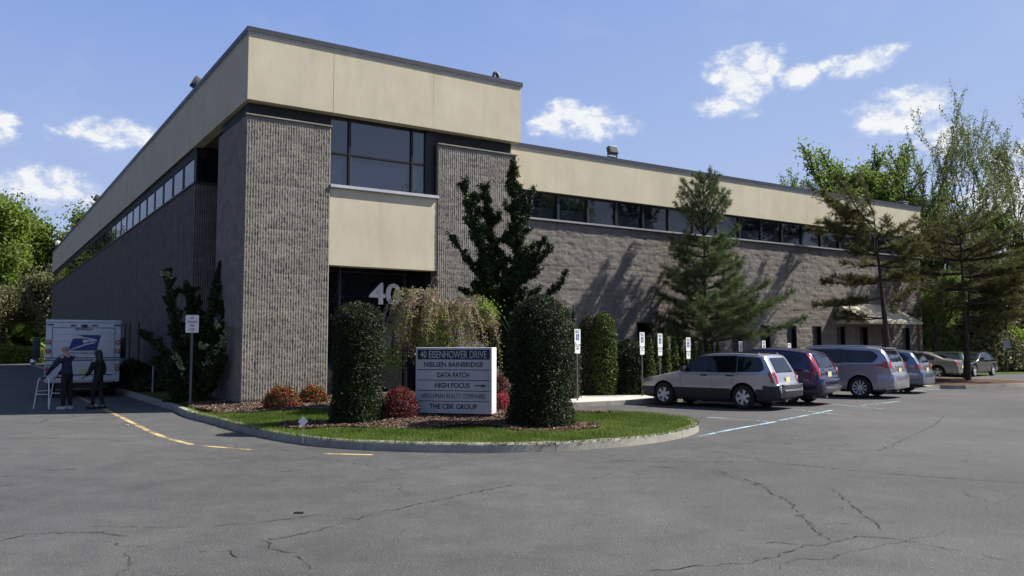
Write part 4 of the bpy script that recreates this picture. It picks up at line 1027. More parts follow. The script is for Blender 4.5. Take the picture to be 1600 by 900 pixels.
# ------------------------------------------------------------------ broadleaf trees
def broadleaf(name, label, loc, h, spread, leafmat_, seed, nleaf=26000, leaf=.13, fork=.28, levels=4, bark=None, group=None, sparse=False, first=4, thick=.017, clump=.55, up=.55):
    rg = np.random.default_rng(seed); rnd = random.Random(seed); t = thing(name, label, 'tree', loc, 0, group); wood = MB(); tips = []
    def grow(p, d, L, r, lv):
        n_ = 4; pts = [p]; q = p.copy(); dd = d.copy()
        for i in range(n_):
            dd = (dd+Vector((rnd.gauss(0, .13), rnd.gauss(0, .13), rnd.gauss(.06, .07)))).normalized(); q = q+dd*L/n_; pts.append(q.copy())
        wood.tube([tuple(x) for x in pts], [r*(1-.4*i/n_) for i in range(n_+1)], 6 if lv > 1 else 4, cap=False)
        if lv <= 2: tips.extend([(x, y_) for x, y_ in zip(pts[1:], pts[:-1])])
        if lv == 0: return
        for k in range(rnd.choice((2, 3, 3)) if lv < levels else first):
            a = rnd.uniform(0, 6.28); ax = dd.orthogonal().normalized(); ax.rotate(Matrix.Rotation(a, 3, dd)); w = rnd.uniform(.35, .95)*spread
            nd = (dd+ax*w).normalized(); nd.z = max(nd.z, -.12)+.12*up; nd.normalize()
            grow(pts[rnd.choice((2, 3, 4)) if k else 4], nd, L*rnd.uniform(.62, .82), r*.58, lv-1)
        if lv == levels: grow(pts[-1], (dd+Vector((0, 0, .5))).normalized(), L*.85, r*.7, lv-1)
    L0 = h*fork; grow(Vector((0, 0, -.2)), Vector((0, 0, 1)), L0, h*thick, levels)
    T = np.array([tuple(x) for x, _ in tips]); T2 = np.array([tuple(x) for _, x in tips]); zs = T[:, 2].max(); k = h/zs
    for i in range(len(wood.v)): a = wood.v[i]; wood.v[i] = (a[0]*k, a[1]*k, a[2]*k)
    T *= k; T2 *= k; hi_ = T[T[:, 2] > h*.5]; mx_, my_ = hi_[:, 0].mean(), hi_[:, 1].mean(); zc_ = hi_[:, 2].mean()
    T[:, 0] -= mx_*T[:, 2]/zc_; T[:, 1] -= my_*T[:, 2]/zc_; T2[:, 0] -= mx_*T2[:, 2]/zc_; T2[:, 1] -= my_*T2[:, 2]/zc_; wood.v = [(a[0]-mx_*a[2]/zc_, a[1]-my_*a[2]/zc_, a[2]) for a in wood.v]
    idx = rg.integers(0, len(T), nleaf); w_ = rg.random((nleaf, 1)); c = T[idx]*w_+T2[idx]*(1-w_)+rg.normal(0, clump, (nleaf, 3))*(.35+.65*rg.random((nleaf, 1)))
    V, F = leaf_quads(c, leaf, rg, .6); v = np.clip(.42+.3*sn(T, seed, .7)[idx]+rg.normal(0, .18, nleaf), 0, 1)
    np_mesh('foliage', V, F, leafmat_, t, np.repeat(v, 4)); wood.build('trunk', bark or M['bark'], t); return t
protoA = broadleaf('broadleaf_tree', 'wide bright green tree filling the left edge of the view', (-56, 92, 0), 18.2, .9, M['spring'], 101, 60000, .20, .20, 4, clump=1.0, group='trees beyond the side drive')
protoB = broadleaf('broadleaf_tree', 'taller pale green tree showing over the far roof corner', (-47.5, 95, 0), 17.4, .8, M['spring'], 102, 50000, .19, .22, 4, clump=.9, group='trees beyond the side drive')
protoC = broadleaf('broadleaf_tree', 'brownish budding tree low beside the mail truck', (-46.0, 84, 0), 9.5, 1.0, M['olive'], 103, 34000, .15, .18, 4, clump=.7, group='trees beyond the side drive')
def copy_at(src, label, x, y, s=1.0, rz=0.0, sz=None, z=0.0, group=None):
    c = copy_tree(src); c.location = (x, y, z); c.scale = (s, s, sz or s); c.rotation_euler = (0, 0, rz); c['label'] = label
    if group: c['group'] = group
    return c
GT = 'trees beyond the side drive'
copy_at(protoA, 'dense green tree behind the wide one at far left', -66, 104, 1.05, 2.0, group=GT)
copy_at(protoB, 'middle green tree low behind the far end of the side wall', -53, 108, .95, 1.0, group=GT)
copy_at(protoC, 'small budding tree at the very left edge of the drive', -53.5, 86, .85, 3.0, group=GT)
copy_at(protoC, 'budding tree between the wide green tree and the truck', -49.5, 89, .95, 4.4, group=GT)
copy_at(protoA, 'green tree just outside the left side of the view', -78, 92, .95, 4.0, group=GT)
for i, (px, r, h_, mt) in enumerate([(12, 2.4, 2.2, 'spring'), (40, 2.6, 1.9, 'spring_dark'), (64, 2.2, 1.6, 'spring_dark'), (-14, 2.6, 2.4, 'spring')]):
    Y = 84 + i*1.2; k_, _ = ray(px, 560)
    mound_shrub('spreading_shrub', ['bright low shrub at the far left end of the drive', 'wide low juniper like shrub at the far end of the drive', 'dark low shrub beside the truck mirror far down the drive', 'bright shrub at the left picture edge'][i], k_*Y, Y, 0, r, r*.8, h_, M[mt], 7000, .12, 200+i, 'shrubs at the end of the drive')

# behind the wing and to its right
GR = 'trees behind the long wing'
protoD = broadleaf('broadleaf_tree', 'yellow green tree topping the roof right of centre', (0, 0, 0), 16.0, .75, M['spring_dark'], 111, 25000, .115, .24, 4, M['bark'], clump=.40, group=GR)
protoE = broadleaf('sparse_tree', 'tallest thin leaved tree near the right edge', (0, 0, 0), 21, .60, M['airy'], 112, 10000, .075, .62, 4, M['bark'], clump=.17, group=GR, first=4, thick=.010)
protoF = broadleaf('sparse_tree', 'gnarled dark limbed tree with sparse leaves behind the roof end', (0, 0, 0), 17, .85, M['spring_dark'], 113, 15000, .10, .26, 4, M['bark'], clump=.26, group=GR, thick=.013)
def put(src, label, px, pytop, Y, hsrc, rz, group=GR, first=False, wid=1.0):
    k_, m_ = ray(px, pytop); H = EYE+m_*Y; s = H/hsrc
    if first: src.location = (k_*Y, Y, 0); src.scale = (s*wid, s*wid, s); src.rotation_euler = (0, 0, rz); src['label'] = label; return src
    c = copy_at(src, label, k_*Y, Y, s*wid, rz, s, group=group); return c
put(protoD, 'rounded yellow green tree above the roof, left one of its pair', 1345, 212, 62, 16, 0, first=True)
put(protoD, 'green tree above the roof beside the leaning dark pine', 1395, 245, 66, 16, 2.1)
put(protoF, 'low leafy twigs just clearing the roofline furthest left', 1225, 262, 72, 17, 1.0, first=True, wid=.8)
put(protoF, 'gnarled dark limbed tree rising behind the rooftop vent', 1430, 228, 60, 17, 3.3, wid=.9)
put(protoE, 'thin tree with a tall forked stem at the roof end', 1468, 132, 58, 21, 0, first=True, wid=.75)
put(protoE, 'tallest sparse grey brown tree near the right edge', 1545, 108, 60, 21, 2.4, wid=.95)
put(protoE, 'sparse tree leaning in from the right picture edge', 1590, 160, 64, 21, 4.2, wid=.9)
put(protoE, 'sparse tree just beyond the right picture edge', 1680, 150, 66, 21, 5.5, wid=.9)
put(protoD, 'lower green tree filling in under the tall sparse trees', 1480, 330, 60, 16, 4.0, wid=1.3)
put(protoD, 'bright green tree low at the right edge of the lot', 1570, 385, 66, 16, 5.2, wid=1.4)
put(protoD, 'green tree low beyond the right picture edge', 1660, 350, 64, 16, 1.2, wid=1.3)
put(protoD, 'shaded green tree close behind the end of the wing', 1455, 400, 56, 16, .6, wid=1.4)
put(protoC, 'olive tree behind the island pine', 1520, 430, 58, 9.5, 1.6, wid=1.5)
for i, (px, Y, r, h_, mt, lb) in enumerate([(1462, 58, 3.2, 3.2, 'spring_dark', 'dark green thicket directly right of the wing'), (1505, 60, 3.4, 3.4, 'spring_dark', 'green thicket behind the island pine trunk'), (1545, 57, 2.8, 3.1, 'olive', 'yellowish hedge left part behind the black car'), (1575, 58, 2.8, 3.3, 'spring', 'bright hedge behind the far signpost'), (1605, 58, 3.0, 3.2, 'spring', 'bright hedge at the right picture edge'), (1640, 58, 3.2, 3.3, 'spring_dark', 'hedge beyond the right picture edge')]):
    k_, _ = ray(px, 560); mound_shrub('hedge_shrub', lb, k_*Y, Y, 0, r, r*.7, h_, M[mt], 9000, .12, 220+i, 'hedge at the back of the lot')
# trees across the lot to the right, seen mirrored in the windows
GB = 'trees across the car park'
for i, (az_, d_, s_) in enumerate([(80, 52, 1.0), (87, 56, 1.1), (94, 58, 1.1), (101, 56, 1.05), (109, 62, .95), (119, 66, .72)]):
    copy_at(protoB if i % 2 else protoA, ['green tree', 'tall green tree', 'leafy tree', 'broad green tree', 'spreading tree', 'smaller green tree'][i]+' across the car park, out of frame to the right', math.sin(R(az_))*d_, math.cos(R(az_))*d_, s_, i*1.3, group=GB)

# distant woodland edge, one mass
rg = np.random.default_rng(77); k = 60000
azs = np.concatenate([rg.uniform(R(-62), R(-20), k//2), rg.uniform(R(14), R(62), k//2)]); dd = np.where(azs < 0, rg.uniform(118, 140, k), rg.uniform(92, 125, k)); hh_ = (10.5+2.5*np.sin(azs*37)+1.6*np.sin(azs*91+1)+1.2*np.sin(azs*210))*np.where(azs < 0, 1.0, .75)
zz = hh_*(1-rg.random(k)**1.6); c = np.stack([np.sin(azs)*dd, np.cos(azs)*dd, zz], 1)
V, F = leaf_quads(c, .75, rg, .7); np_mesh('distant_woodland', V, F, M['spring_dark'], None, np.repeat(np.clip(.4+.3*sn(c, 8, .12)+rg.normal(0, .2, k), 0, 1), 4), label='distant band of green woodland behind the lot', cat='woodland', kind='stuff')
# ------------------------------------------------------------------ vehicles
def lerp_curve(pts):
    X = np.array([p[0] for p in pts]); Z = np.array([p[1] for p in pts])
    # smooth monotone-ish interpolation (cosine-eased Catmull)
    def f(x):
        return float(np.interp(x, X, Z))
    return f
class Car:
    def __init__(s, L, hw, top, bot, belt, tum=.30, nose=.14, tail=.10):
        s.L = L; s.hw = hw; s.belt = belt; s.tum = tum; s.nose = nose; s.tail = tail
        P = smooth_line(top, 2); s.top = lerp_curve(P); s.topP = P; s.bot = lerp_curve(bot)
    def w0(s, x):
        u = x/s.L; k = 1.0
        if u < .5: k -= s.nose*((.5-u)/.5)**4.5
        else: k -= s.tail*((u-.5)/.5)**5
        return s.hw*k
    def W(s, x, z):
        w = s.w0(x)
        if z < .5: w -= (.5-z)*.16
        if z > s.belt: w -= (z-s.belt)*s.tum
        w += .012*math.exp(-((z-(s.belt-.04))/.05)**2)
        return w
    def Xr(s, z):                    # rear surface at height z
        best = s.L*.5
        for (x0, z0), (x1, z1) in zip(s.topP, s.topP[1:]):
            if x1 > s.L*.55 and (z0-z)*(z1-z) <= 0 and abs(z1-z0) > 1e-6: best = max(best, x0+(x1-x0)*(z-z0)/(z1-z0))
        return best
    def Xf(s, z):
        best = s.L
        for (x0, z0), (x1, z1) in zip(s.topP, s.topP[1:]):
            if x0 < s.L*.5 and (z0-z)*(z1-z) <= 0 and abs(z1-z0) > 1e-6: best = min(best, x0+(x1-x0)*(z-z0)/(z1-z0))
        return best
    def ring(s, x):
        zt, zb = s.top(x), s.bot(x); rc = min(.11, (zt-zb)*.22); zs = [zb+.02, zb+.08, .36, .45, .55, .66, .76, s.belt-.09, s.belt-.02, s.belt+.05]
        top = zt-rc; zs = [min(z, top-(10-i)*.012) for i, z in enumerate(zs)]; zs = [max(z, zb+.015+i*.004) for i, z in enumerate(zs)]
        r = [(0, zb), (s.W(x, .3)*.8, zb)]
        for z in zs: r.append((s.W(x, z), z))
        m_ = 3
        for k in range(1, m_+1): z = zs[-1]+(top-zs[-1])*k/m_; r.append((s.W(x, z), z))
        wt = s.W(x, top); rw = min(.20, wt*.3)
        for a in (22, 45, 68, 90): r.append((wt-rw*(1-math.cos(R(a))), top+rc*math.sin(R(a))*.92))
        wl_ = r[-1][0]; r += [(wl_*.66, zt-.002), (wl_*.33, zt+.004), (0, zt+.006)]
        return r
def car_body(c, mat_paint, mat_low, clad_z, wheels, rw, parent, extra_dark=None):
    xs = sorted(set([round(v, 4) for v in list(np.linspace(0, c.L, 72))+[p[0] for p in c.topP]]))
    xs = [x for i, x in enumerate(xs) if i == 0 or x-xs[i-1] > .006]
    V, F = [], []; n = None
    for x in xs:
        h = c.ring(x); ring = [(x, y, z) for y, z in h]+[(x, -y, z) for y, z in reversed(h[1:-1])]; n = len(ring); V += ring
    for i in range(len(xs)-1):
        for k in range(n): F.append((i*n+k, i*n+(k+1) % n, (i+1)*n+(k+1) % n, (i+1)*n+k))
    F.append(tuple(range(n))); F.append(tuple(reversed(range((len(xs)-1)*n, len(xs)*n))))
    me = bpy.data.meshes.new('body'); me.from_pydata([(v[0]-c.L/2, v[1], v[2]) for v in V], [], F)
    for m_ in (mat_paint, mat_low, M['black_plastic']): me.materials.append(m_)
    bm = bmesh.new(); bm.from_mesh(me); bmesh.ops.recalc_face_normals(bm, faces=bm.faces)
    for f in bm.faces: f.smooth = True; f.material_index = 0
    bm.to_mesh(me); bm.free()
    o = bpy.data.objects.new('body', me); COL.objects.link(o)
    cb = MB()
    for wx in wheels:
        for sy in (-1, 1):
            y0, y1 = (c.hw-.30, c.hw+.2); cb.lathe([(rw+.065, sy*y0), (rw+.065, sy*y1)], 40, 'y', (wx-c.L/2, 0, rw+.01))
    cut = cb.build('cut', M['black_plastic'])
    # cutter material slot -> third slot
    md = o.modifiers.new('b', 'BOOLEAN'); md.object = cut; md.operation = 'DIFFERENCE'; md.solver = 'EXACT'; md.material_mode = 'TRANSFER'
    dg = bpy.context.evaluated_depsgraph_get(); me2 = bpy.data.meshes.new_from_object(o.evaluated_get(dg))
    o.modifiers.clear(); o.data = me2; me2.name = 'body'
    bpy.data.objects.remove(cut)
    names = [m_.name if m_ else '' for m_ in me2.materials]
    for p_ in me2.polygons:
        if names[p_.material_index] == M['black_plastic'].name: continue
        if clad_z and p_.center.z < clad_z: p_.material_index = 1
        if p_.center.z < .30: p_.material_index = 2
    me2.set_sharp_from_angle(angle=R(32)); o.parent = parent
    return o
def side_patch(name, c, lo, hi, sy, mat, parent, off=.006, n=16, rows=3, **kw):
    """strip between two curves on the body side, lo/hi: [(x, z)...] in car coordinates"""
    fl, fh = lerp_curve(lo), lerp_curve(hi); x0, x1 = max(lo[0][0], hi[0][0]), min(lo[-1][0], hi[-1][0]); V, F = [], []
    for x in np.linspace(x0, x1, n):
        a, b = fl(x), fh(x)
        for k in range(rows+1): z = a+(b-a)*k/rows; V.append((x-c.L/2, sy*(c.W(x, z)+off), z))
    q = rows+1
    for i in range(n-1):
        for k in range(rows): F.append((i*q+k, (i+1)*q+k, (i+1)*q+k+1, i*q+k+1))
    b = len(V)
    mb = MB(); mb.add(V, F, 0, True); mb.add([(v[0], v[1]-sy*.02, v[2]) for v in V], F, 0, True); return mb.build(name, mat, parent, **kw)
def rear_patch(name, c, z0, z1, hw0, hw1, mat, parent, off=.008, front=False, rows=8, cols=8, curve=.04, **kw):
    V, F = [], []
    for i in range(rows+1):
        z = z0+(z1-z0)*i/rows; w = hw0+(hw1-hw0)*i/rows; x = (c.Xf(z) if front else c.Xr(z))
        sl = .15; 
        for k in range(cols+1):
            y = -w+2*w*k/cols; xx = x-off if front else x+off-curve*0*(y/w)**2; V.append((xx-c.L/2, y, z+.008))
    q = cols+1
    for i in range(rows):
        for k in range(cols): F.append((i*q+k, i*q+k+1, (i+1)*q+k+1, (i+1)*q+k))
    mb = MB(); mb.add(V, F, 0, True); mb.add([(v[0]+(.02 if front else -.02), v[1], v[2]) for v in V], F, 0, True); return mb.build(name, mat, parent, **kw)
def tail_lights(c, z0, z1, wr, ws, parent, mat=None, bulge=.0, clear=None):
    for sy in (-1, 1):
        V, F = [], []; nz = 8
        for i in range(nz+1):
            u = i/nz; z = z0+(z1-z0)*u; xr = c.Xr(z); w = c.W(xr-.08, z)
            wr_, ws_ = (wr(u) if callable(wr) else wr), (ws(u) if callable(ws) else ws)
            sec = [(xr-ws_, w+.003), (xr-ws_*.5, w+.012+bulge), (xr-.06, w-.004+bulge), (xr-.012, w-.05), (xr+.014+bulge*.5, w-.11), (xr+.012, w-wr_), (xr-.05, w-wr_), (xr-.12, w-.10), (xr-ws_, w-.03)]
            V += [(a-c.L/2, sy*b, z) for a, b in sec]; n = len(sec)
        for i in range(nz):
            for k in range(n): F.append((i*n+k, i*n+(k+1) % n, (i+1)*n+(k+1) % n, (i+1)*n+k))
        F.append(tuple(range(n))); F.append(tuple(range(nz*n, nz*n+n)))
        mb = MB(); mb.add(V, F, 0, True); o = mb.build('tail_light', mat or M['tail_red'], parent)
        if clear:
            zc = z0+(z1-z0)*clear; xr = c.Xr(zc); w = c.W(xr-.08, zc); q = MB(); q.bbox(xr-.05-c.L/2, xr+.022-c.L/2, sy*w-sy*.12 if sy < 0 else w-.16, sy*w+.16 if sy < 0 else w-.06, zc-.05, zc+.05, .01)
            q.build('reverse_light', M['tail_clear'], o)
def bumper(c, z0, z1, out, mat, parent, rear=True, wrap=.5, name='bumper'):
    pl = []
    xe = c.L if rear else 0; sg = 1 if rear else -1; n = 14; w = c.w0(c.L-.05 if rear else .05)+.012
    for k in range(n+1):
        a = -90+180*k/n; y = w*(abs(math.sin(R(a)))**.55)*(1 if a > 0 else -1); x = xe-sg*.16+sg*(.16+out)*(abs(math.cos(R(a)))**.45); pl.append((x, y))
    pl = [(xe-sg*wrap, -c.W(xe-sg*wrap, (z0+z1)/2)-.006)]+pl+[(xe-sg*wrap, c.W(xe-sg*wrap, (z0+z1)/2)+.006)]
    prof = [(0, z0), (.03, z0+.02), (.035, (z0+z1)/2), (.02, z1-.03), (-.01, z1-.005), (-.08, z1)]
    V, F = [], []; mb = MB(); m_ = len(prof)
    for i, (x, y) in enumerate(pl):
        nx = x-(xe-sg*.4); ny = y; l = math.hypot(nx, ny) or 1
        for o_, z in prof: V.append((x+nx/l*o_*.6-c.L/2, y+ny/l*o_*.35, z))
    for i in range(len(pl)-1):
        for k in range(m_-1): F.append((i*m_+k, (i+1)*m_+k, (i+1)*m_+k+1, i*m_+k+1))
        F.append((i*m_, (i+1)*m_, (i+1)*m_+m_-1, i*m_+m_-1))
    F.append(tuple(range(m_))); F.append(tuple(range((len(pl)-1)*m_, len(pl)*m_)))
    mb.add(V, F, 0, True); return mb.build(name, mat, parent)
def wheel(parent, x, y, r, sy, spokes=6, rimr=.62, wdt=.2, style='round'):
    w_ = thing('wheel', None, None, (x, y, r)); w_.parent = parent
    t = MB(); ri = r*rimr
    t.lathe([(ri*.98, -wdt/2), (r*.92, -wdt/2), (r*.985, -wdt/2+.025), (r, -wdt/2+.05), (r, wdt/2-.05), (r*.985, wdt/2-.025), (r*.92, wdt/2), (ri*.98, wdt/2)], 40, 'y', cap=False)
    t.build('tyre', M['rubber'], w_)
    m_ = MB(); o = sy*wdt/2
    m_.lathe([(ri, o), (ri, o-sy*.012), (ri*.93, o-sy*.02), (ri*.92, o-sy*.1)], 32, 'y', cap=False)
    hubw = .30 if style == 'round' else .2
    m_.lathe([(ri*hubw, o-sy*.06), (ri*hubw, o-sy*.014), (ri*hubw*.55, o-sy*.006), (.004, o-sy*.006)], 20, 'y')
    for k in range(spokes):
        a = 2*math.pi*k/spokes+.3; ca, sa = math.cos(a), math.sin(a); w1, w2_ = (ri*.15, ri*.22) if style == 'round' else (ri*.06, ri*.10)
        pts = []
        for rr, ww, yy in ((ri*.15, w1, o-sy*.012), (ri*.95, w2_, o-sy*.016)):
            for q in (-1, 1): pts.append((ca*rr-sa*ww*q, yy, sa*rr+ca*ww*q))
        pts += [(p[0], p[1]-sy*.03, p[2]) for p in pts]
        m_.add(pts, [(0, 1, 3, 2), (4, 6, 7, 5), (0, 4, 5, 1), (2, 3, 7, 6), (0, 2, 6, 4), (1, 5, 7, 3)])
    m_.build('rim', M['rim'], w_)
    d = MB(); d.lathe([(ri*.93, o-sy*.085), (.004, o-sy*.08)], 24, 'y'); d.build('brake_disc', M['clad_grey'], w_)
def handle(c, x, z, sy, mat, parent):
    mb = MB(); w = c.W(x, z); mb.bbox(x-.10-c.L/2, x+.10-c.L/2, *sorted((sy*(w-.01), sy*(w+.035))), z-.02, z+.02, .012); mb.build('door_handle', mat, parent)
def line_patch(c, pts, sy, parent, name='door_gap', wd=.007):
    mb = MB()
    for (x0, z0), (x1, z1) in zip(pts, pts[1:]):
        n = 5
        for i in range(n):
            a = (x0+(x1-x0)*i/n, z0+(z1-z0)*i/n); b = (x0+(x1-x0)*(i+1)/n, z0+(z1-z0)*(i+1)/n); dx, dz = b[0]-a[0], b[1]-a[1]; l = math.hypot(dx, dz); nx, nz = -dz/l*wd/2, dx/l*wd/2
            mb.add([(p[0]-c.L/2, sy*(c.W(p[0], p[1])+.0035), p[1]) for p in ((a[0]-nx, a[1]-nz), (b[0]-nx, b[1]-nz), (b[0]+nx, b[1]+nz), (a[0]+nx, a[1]+nz))], [(0, 1, 2, 3)])
    return mb.build(name, M['black_plastic'], parent)
def mirror(c, x, z, sy, mat, parent):
    mb = MB(); w = c.W(x, z); mb.bbox(x-.05-c.L/2, x+.07-c.L/2, *sorted((sy*(w+.03), sy*(w+.22))), z-.02, z+.12, .03); mb.bbox(x-.03-c.L/2, x+.03-c.L/2, *sorted((sy*(w-.02), sy*(w+.06))), z-.01, z+.03, .008); mb.build('side_mirror', mat, parent)
def roof_rails(c, x0, x1, mat, parent, h=.06, feet=True):
    for sy in (-1, 1):
        mb = MB(); pts = []
        for x in np.linspace(x0, x1, 12): z = c.top(x); pts.append((x-c.L/2, sy*(c.W(x, z-.1)-.10), z+h-.045))
        pts = [(pts[0][0]-.05, pts[0][1], pts[0][2]-h)]+pts+[(pts[-1][0]+.05, pts[-1][1], pts[-1][2]-h)]
        mb.tube(pts, .018, 8); o = mb.build('roof_rail', mat, parent)
def plate(c, z, parent, w=.30, h=.15, y=0, txt=None):
    mb = MB(); x = c.Xr(z)+.02; mb.box(x-c.L/2, x+.008-c.L/2, y-w/2, y+w/2, z-h/2, z+h/2); mb.build('licence_plate', M['plate'], parent)
def wiper(c, z, parent, w=.45):
    mb = MB(); x = c.Xr(z)+.03-c.L/2; mb.tube([(x, 0, z), (x-.02, w*.5, z+.04), (x-.02, w, z+.03)], .009, 5); mb.build('rear_wiper', M['black_plastic'], parent)
def under(c, parent):
    mb = MB(); mb.box(.35-c.L/2, c.L-.35-c.L/2, -c.hw*.7, c.hw*.7, .19, .34); mb.build('underbody', M['black_plastic'], parent)
    e = MB(); e.tube([(c.L-.6-c.L/2, -.35, .26), (c.L-.02-c.L/2, -.35, .25)], .028, 8); e.build('exhaust_pipe', M['chrome'], parent)
CAR_RZ = R(-40)                              # tail points away from the building
def park(T, c, wx_r, px, py, side=-1):
    '''stand the car so that its rear wheel on one side touches the ground there'''
    q = gp(px, py); lx, ly = wx_r-c.L/2, side*(c.hw-.10); ca, sa = math.cos(CAR_RZ), math.sin(CAR_RZ)
    T.location = (q[0]-(lx*ca-ly*sa), q[1]-(lx*sa+ly*ca), 0)
GC = 'cars parked nose in to the walk'
def stall(s, t, dz=0.0): p = W(s, t); return (p[0], p[1], dz)

# 1 -- silver estate with dark cladding
P_silver = m_car('silver_paint', (.42, .43, .48), .6, .28)
T = thing('parked_car', 'silver estate car with dark lower cladding nearest the kerb', 'car', (0, 0, 0), CAR_RZ, GC); T1 = T
c = Car(4.45, .86, [(0, .52), (.0, .60), (.10, .74), (.35, .83), (.8, .92), (1.18, .99), (1.32, 1.03), (1.55, 1.20), (1.92, 1.43), (2.2, 1.50), (2.7, 1.53), (3.3, 1.52), (3.82, 1.49), (3.96, 1.46), (4.06, 1.30), (4.22, 1.02), (4.28, .92), (4.33, .70), (4.45, .68), (4.45, .5)],
        [(0, .26), (.3, .22), (4.1, .24), (4.45, .34)], .96, .26)
rw = .325; wx = (.84, 3.365)
car_body(c, P_silver, M['clad_grey'], .52, wx, rw, T)
for sy in (-1, 1):
    side_patch('window', c, [(1.50, 1.00), (2.36, 1.00)], [(1.50, 1.08), (1.62, 1.17), (1.95, 1.36), (2.10, 1.41), (2.36, 1.43)], sy, M['car_glass'], T)
    side_patch('window', c, [(2.42, 1.00), (3.16, 1.00)], [(2.42, 1.43), (3.16, 1.43)], sy, M['car_glass'], T)
    side_patch('window', c, [(3.20, 1.00), (3.90, 1.02), (3.98, 1.08)], [(3.20, 1.43), (3.82, 1.40), (3.90, 1.34), (3.98, 1.12)], sy, M['car_glass'], T)
    side_patch('window_trim', c, [(1.44, .985), (3.19, .985)], [(1.44, 1.02), (1.60, 1.19), (1.93, 1.385), (2.10, 1.435), (3.19, 1.45)], sy, M['black_plastic'], T, .003)
    side_patch('headlight', c, [(.06, .64), (.42, .70)], [(.06, .74), (.30, .82), (.42, .80)], sy, M['headlight'], T, .004)
    line_patch(c, [(1.42, .97), (1.40, .53)], sy, T); line_patch(c, [(2.39, .98), (2.39, .53)], sy, T); line_patch(c, [(3.12, .98), (3.10, .80), (2.98, .62)], sy, T)
    handle(c, 2.18, .90, sy, M['black_plastic'], T); handle(c, 2.98, .90, sy, M['black_plastic'], T); mirror(c, 1.56, 1.02, sy, M['black_plastic'], T)
    for x in wx: wheel(T, x-c.L/2, sy*(c.hw-.10), rw, sy, 6, .64)
rear_patch('windscreen', c, 1.06, 1.40, .62, .52, M['car_glass'], T, .006, True)
rear_patch('rear_window', c, .99, 1.38, .56, .49, M['car_glass'], T)
tail_lights(c, .72, 1.01, .14, .20, T, clear=.45)
bumper(c, .34, .66, .03, M['clad_grey'], T); bumper(c, .30, .58, .03, M['clad_grey'], T, False)
b_ = MB(); b_.bbox(c.L-.02-c.L/2, c.L+.065-c.L/2, -.60, .60, .50, .55, .02); b_.bbox(c.L-.2-c.L/2, c.L+.045-c.L/2, -.66, .66, .655, .685, .01); b_.build('bumper_step', P_silver, T)
plate(c, .80, T); wiper(c, 1.0, T); roof_rails(c, 2.0, 3.75, M['black_plastic'], T); under(c, T)
park(T, c, 3.365, 1165, 639.5); T.scale = (.97, 1, 1.01)

# 2 -- dark plum sport utility
P_plum = m_car('plum_paint', (.028, .020, .065), .5, .25)
T = thing('parked_car', 'dark plum sport utility car with tall red rear lights', 'car', (0, 0, 0), CAR_RZ, GC); T2 = T
c = Car(4.52, .91, [(0, .6), (.02, .78), (.25, .92), (.8, 1.02), (1.15, 1.08), (1.5, 1.32), (1.9, 1.56), (2.3, 1.65), (2.8, 1.68), (3.5, 1.65), (4.0, 1.57), (4.12, 1.52), (4.25, 1.33), (4.38, 1.08), (4.42, .98), (4.45, .80), (4.52, .76), (4.52, .5)],
        [(0, .30), (.3, .25), (4.1, .28), (4.52, .38)], 1.04, .30)
rw = .35; wx = (.88, 3.50); car_body(c, P_plum, M['black_plastic'], .42, wx, rw, T)
for sy in (-1, 1):
    side_patch('window', c, [(1.45, 1.08), (2.35, 1.08)], [(1.45, 1.16), (1.9, 1.44), (2.35, 1.53)], sy, M['car_glass'], T)
    side_patch('window', c, [(2.42, 1.08), (3.2, 1.10)], [(2.42, 1.54), (3.2, 1.52)], sy, M['car_glass'], T)
    side_patch('window', c, [(3.25, 1.10), (3.75, 1.20), (3.95, 1.30)], [(3.25, 1.52), (3.75, 1.46), (3.95, 1.38)], sy, M['car_glass'], T)
    line_patch(c, [(2.38, 1.05), (2.38, .45)], sy, T); handle(c, 2.15, .98, sy, P_plum, T); handle(c, 3.0, 1.0, sy, P_plum, T); mirror(c, 1.5, 1.1, sy, P_plum, T)
    for x in wx: wheel(T, x-c.L/2, sy*(c.hw-.11), rw, sy, 7, .64)
rear_patch('windscreen', c, 1.12, 1.52, .66, .55, M['car_glass'], T, .006, True)
rear_patch('rear_window', c, 1.10, 1.48, .58, .50, M['car_glass'], T)
tail_lights(c, .88, 1.50, lambda u: .16-.07*u, lambda u: .16-.05*u, T, clear=.25)
bumper(c, .38, .78, .04, P_plum, T); bumper(c, .34, .7, .03, P_plum, T, False)
b_ = MB(); b_.bbox(c.L-.02-c.L/2, c.L+.095-c.L/2, -.66, .66, .50, .545, .015); b_.build('bumper_strip', M['chrome'], T)
b_ = MB(); b_.bbox(c.Xr(1.02)-.02-c.L/2, c.Xr(1.02)+.03-c.L/2, -.34, .34, 1.0, 1.045, .01); b_.build('tailgate_trim', M['chrome'], T)
plate(c, .90, T); wiper(c, 1.10, T); under(c, T); park(T, c, 3.50, 1263, 628, 1)

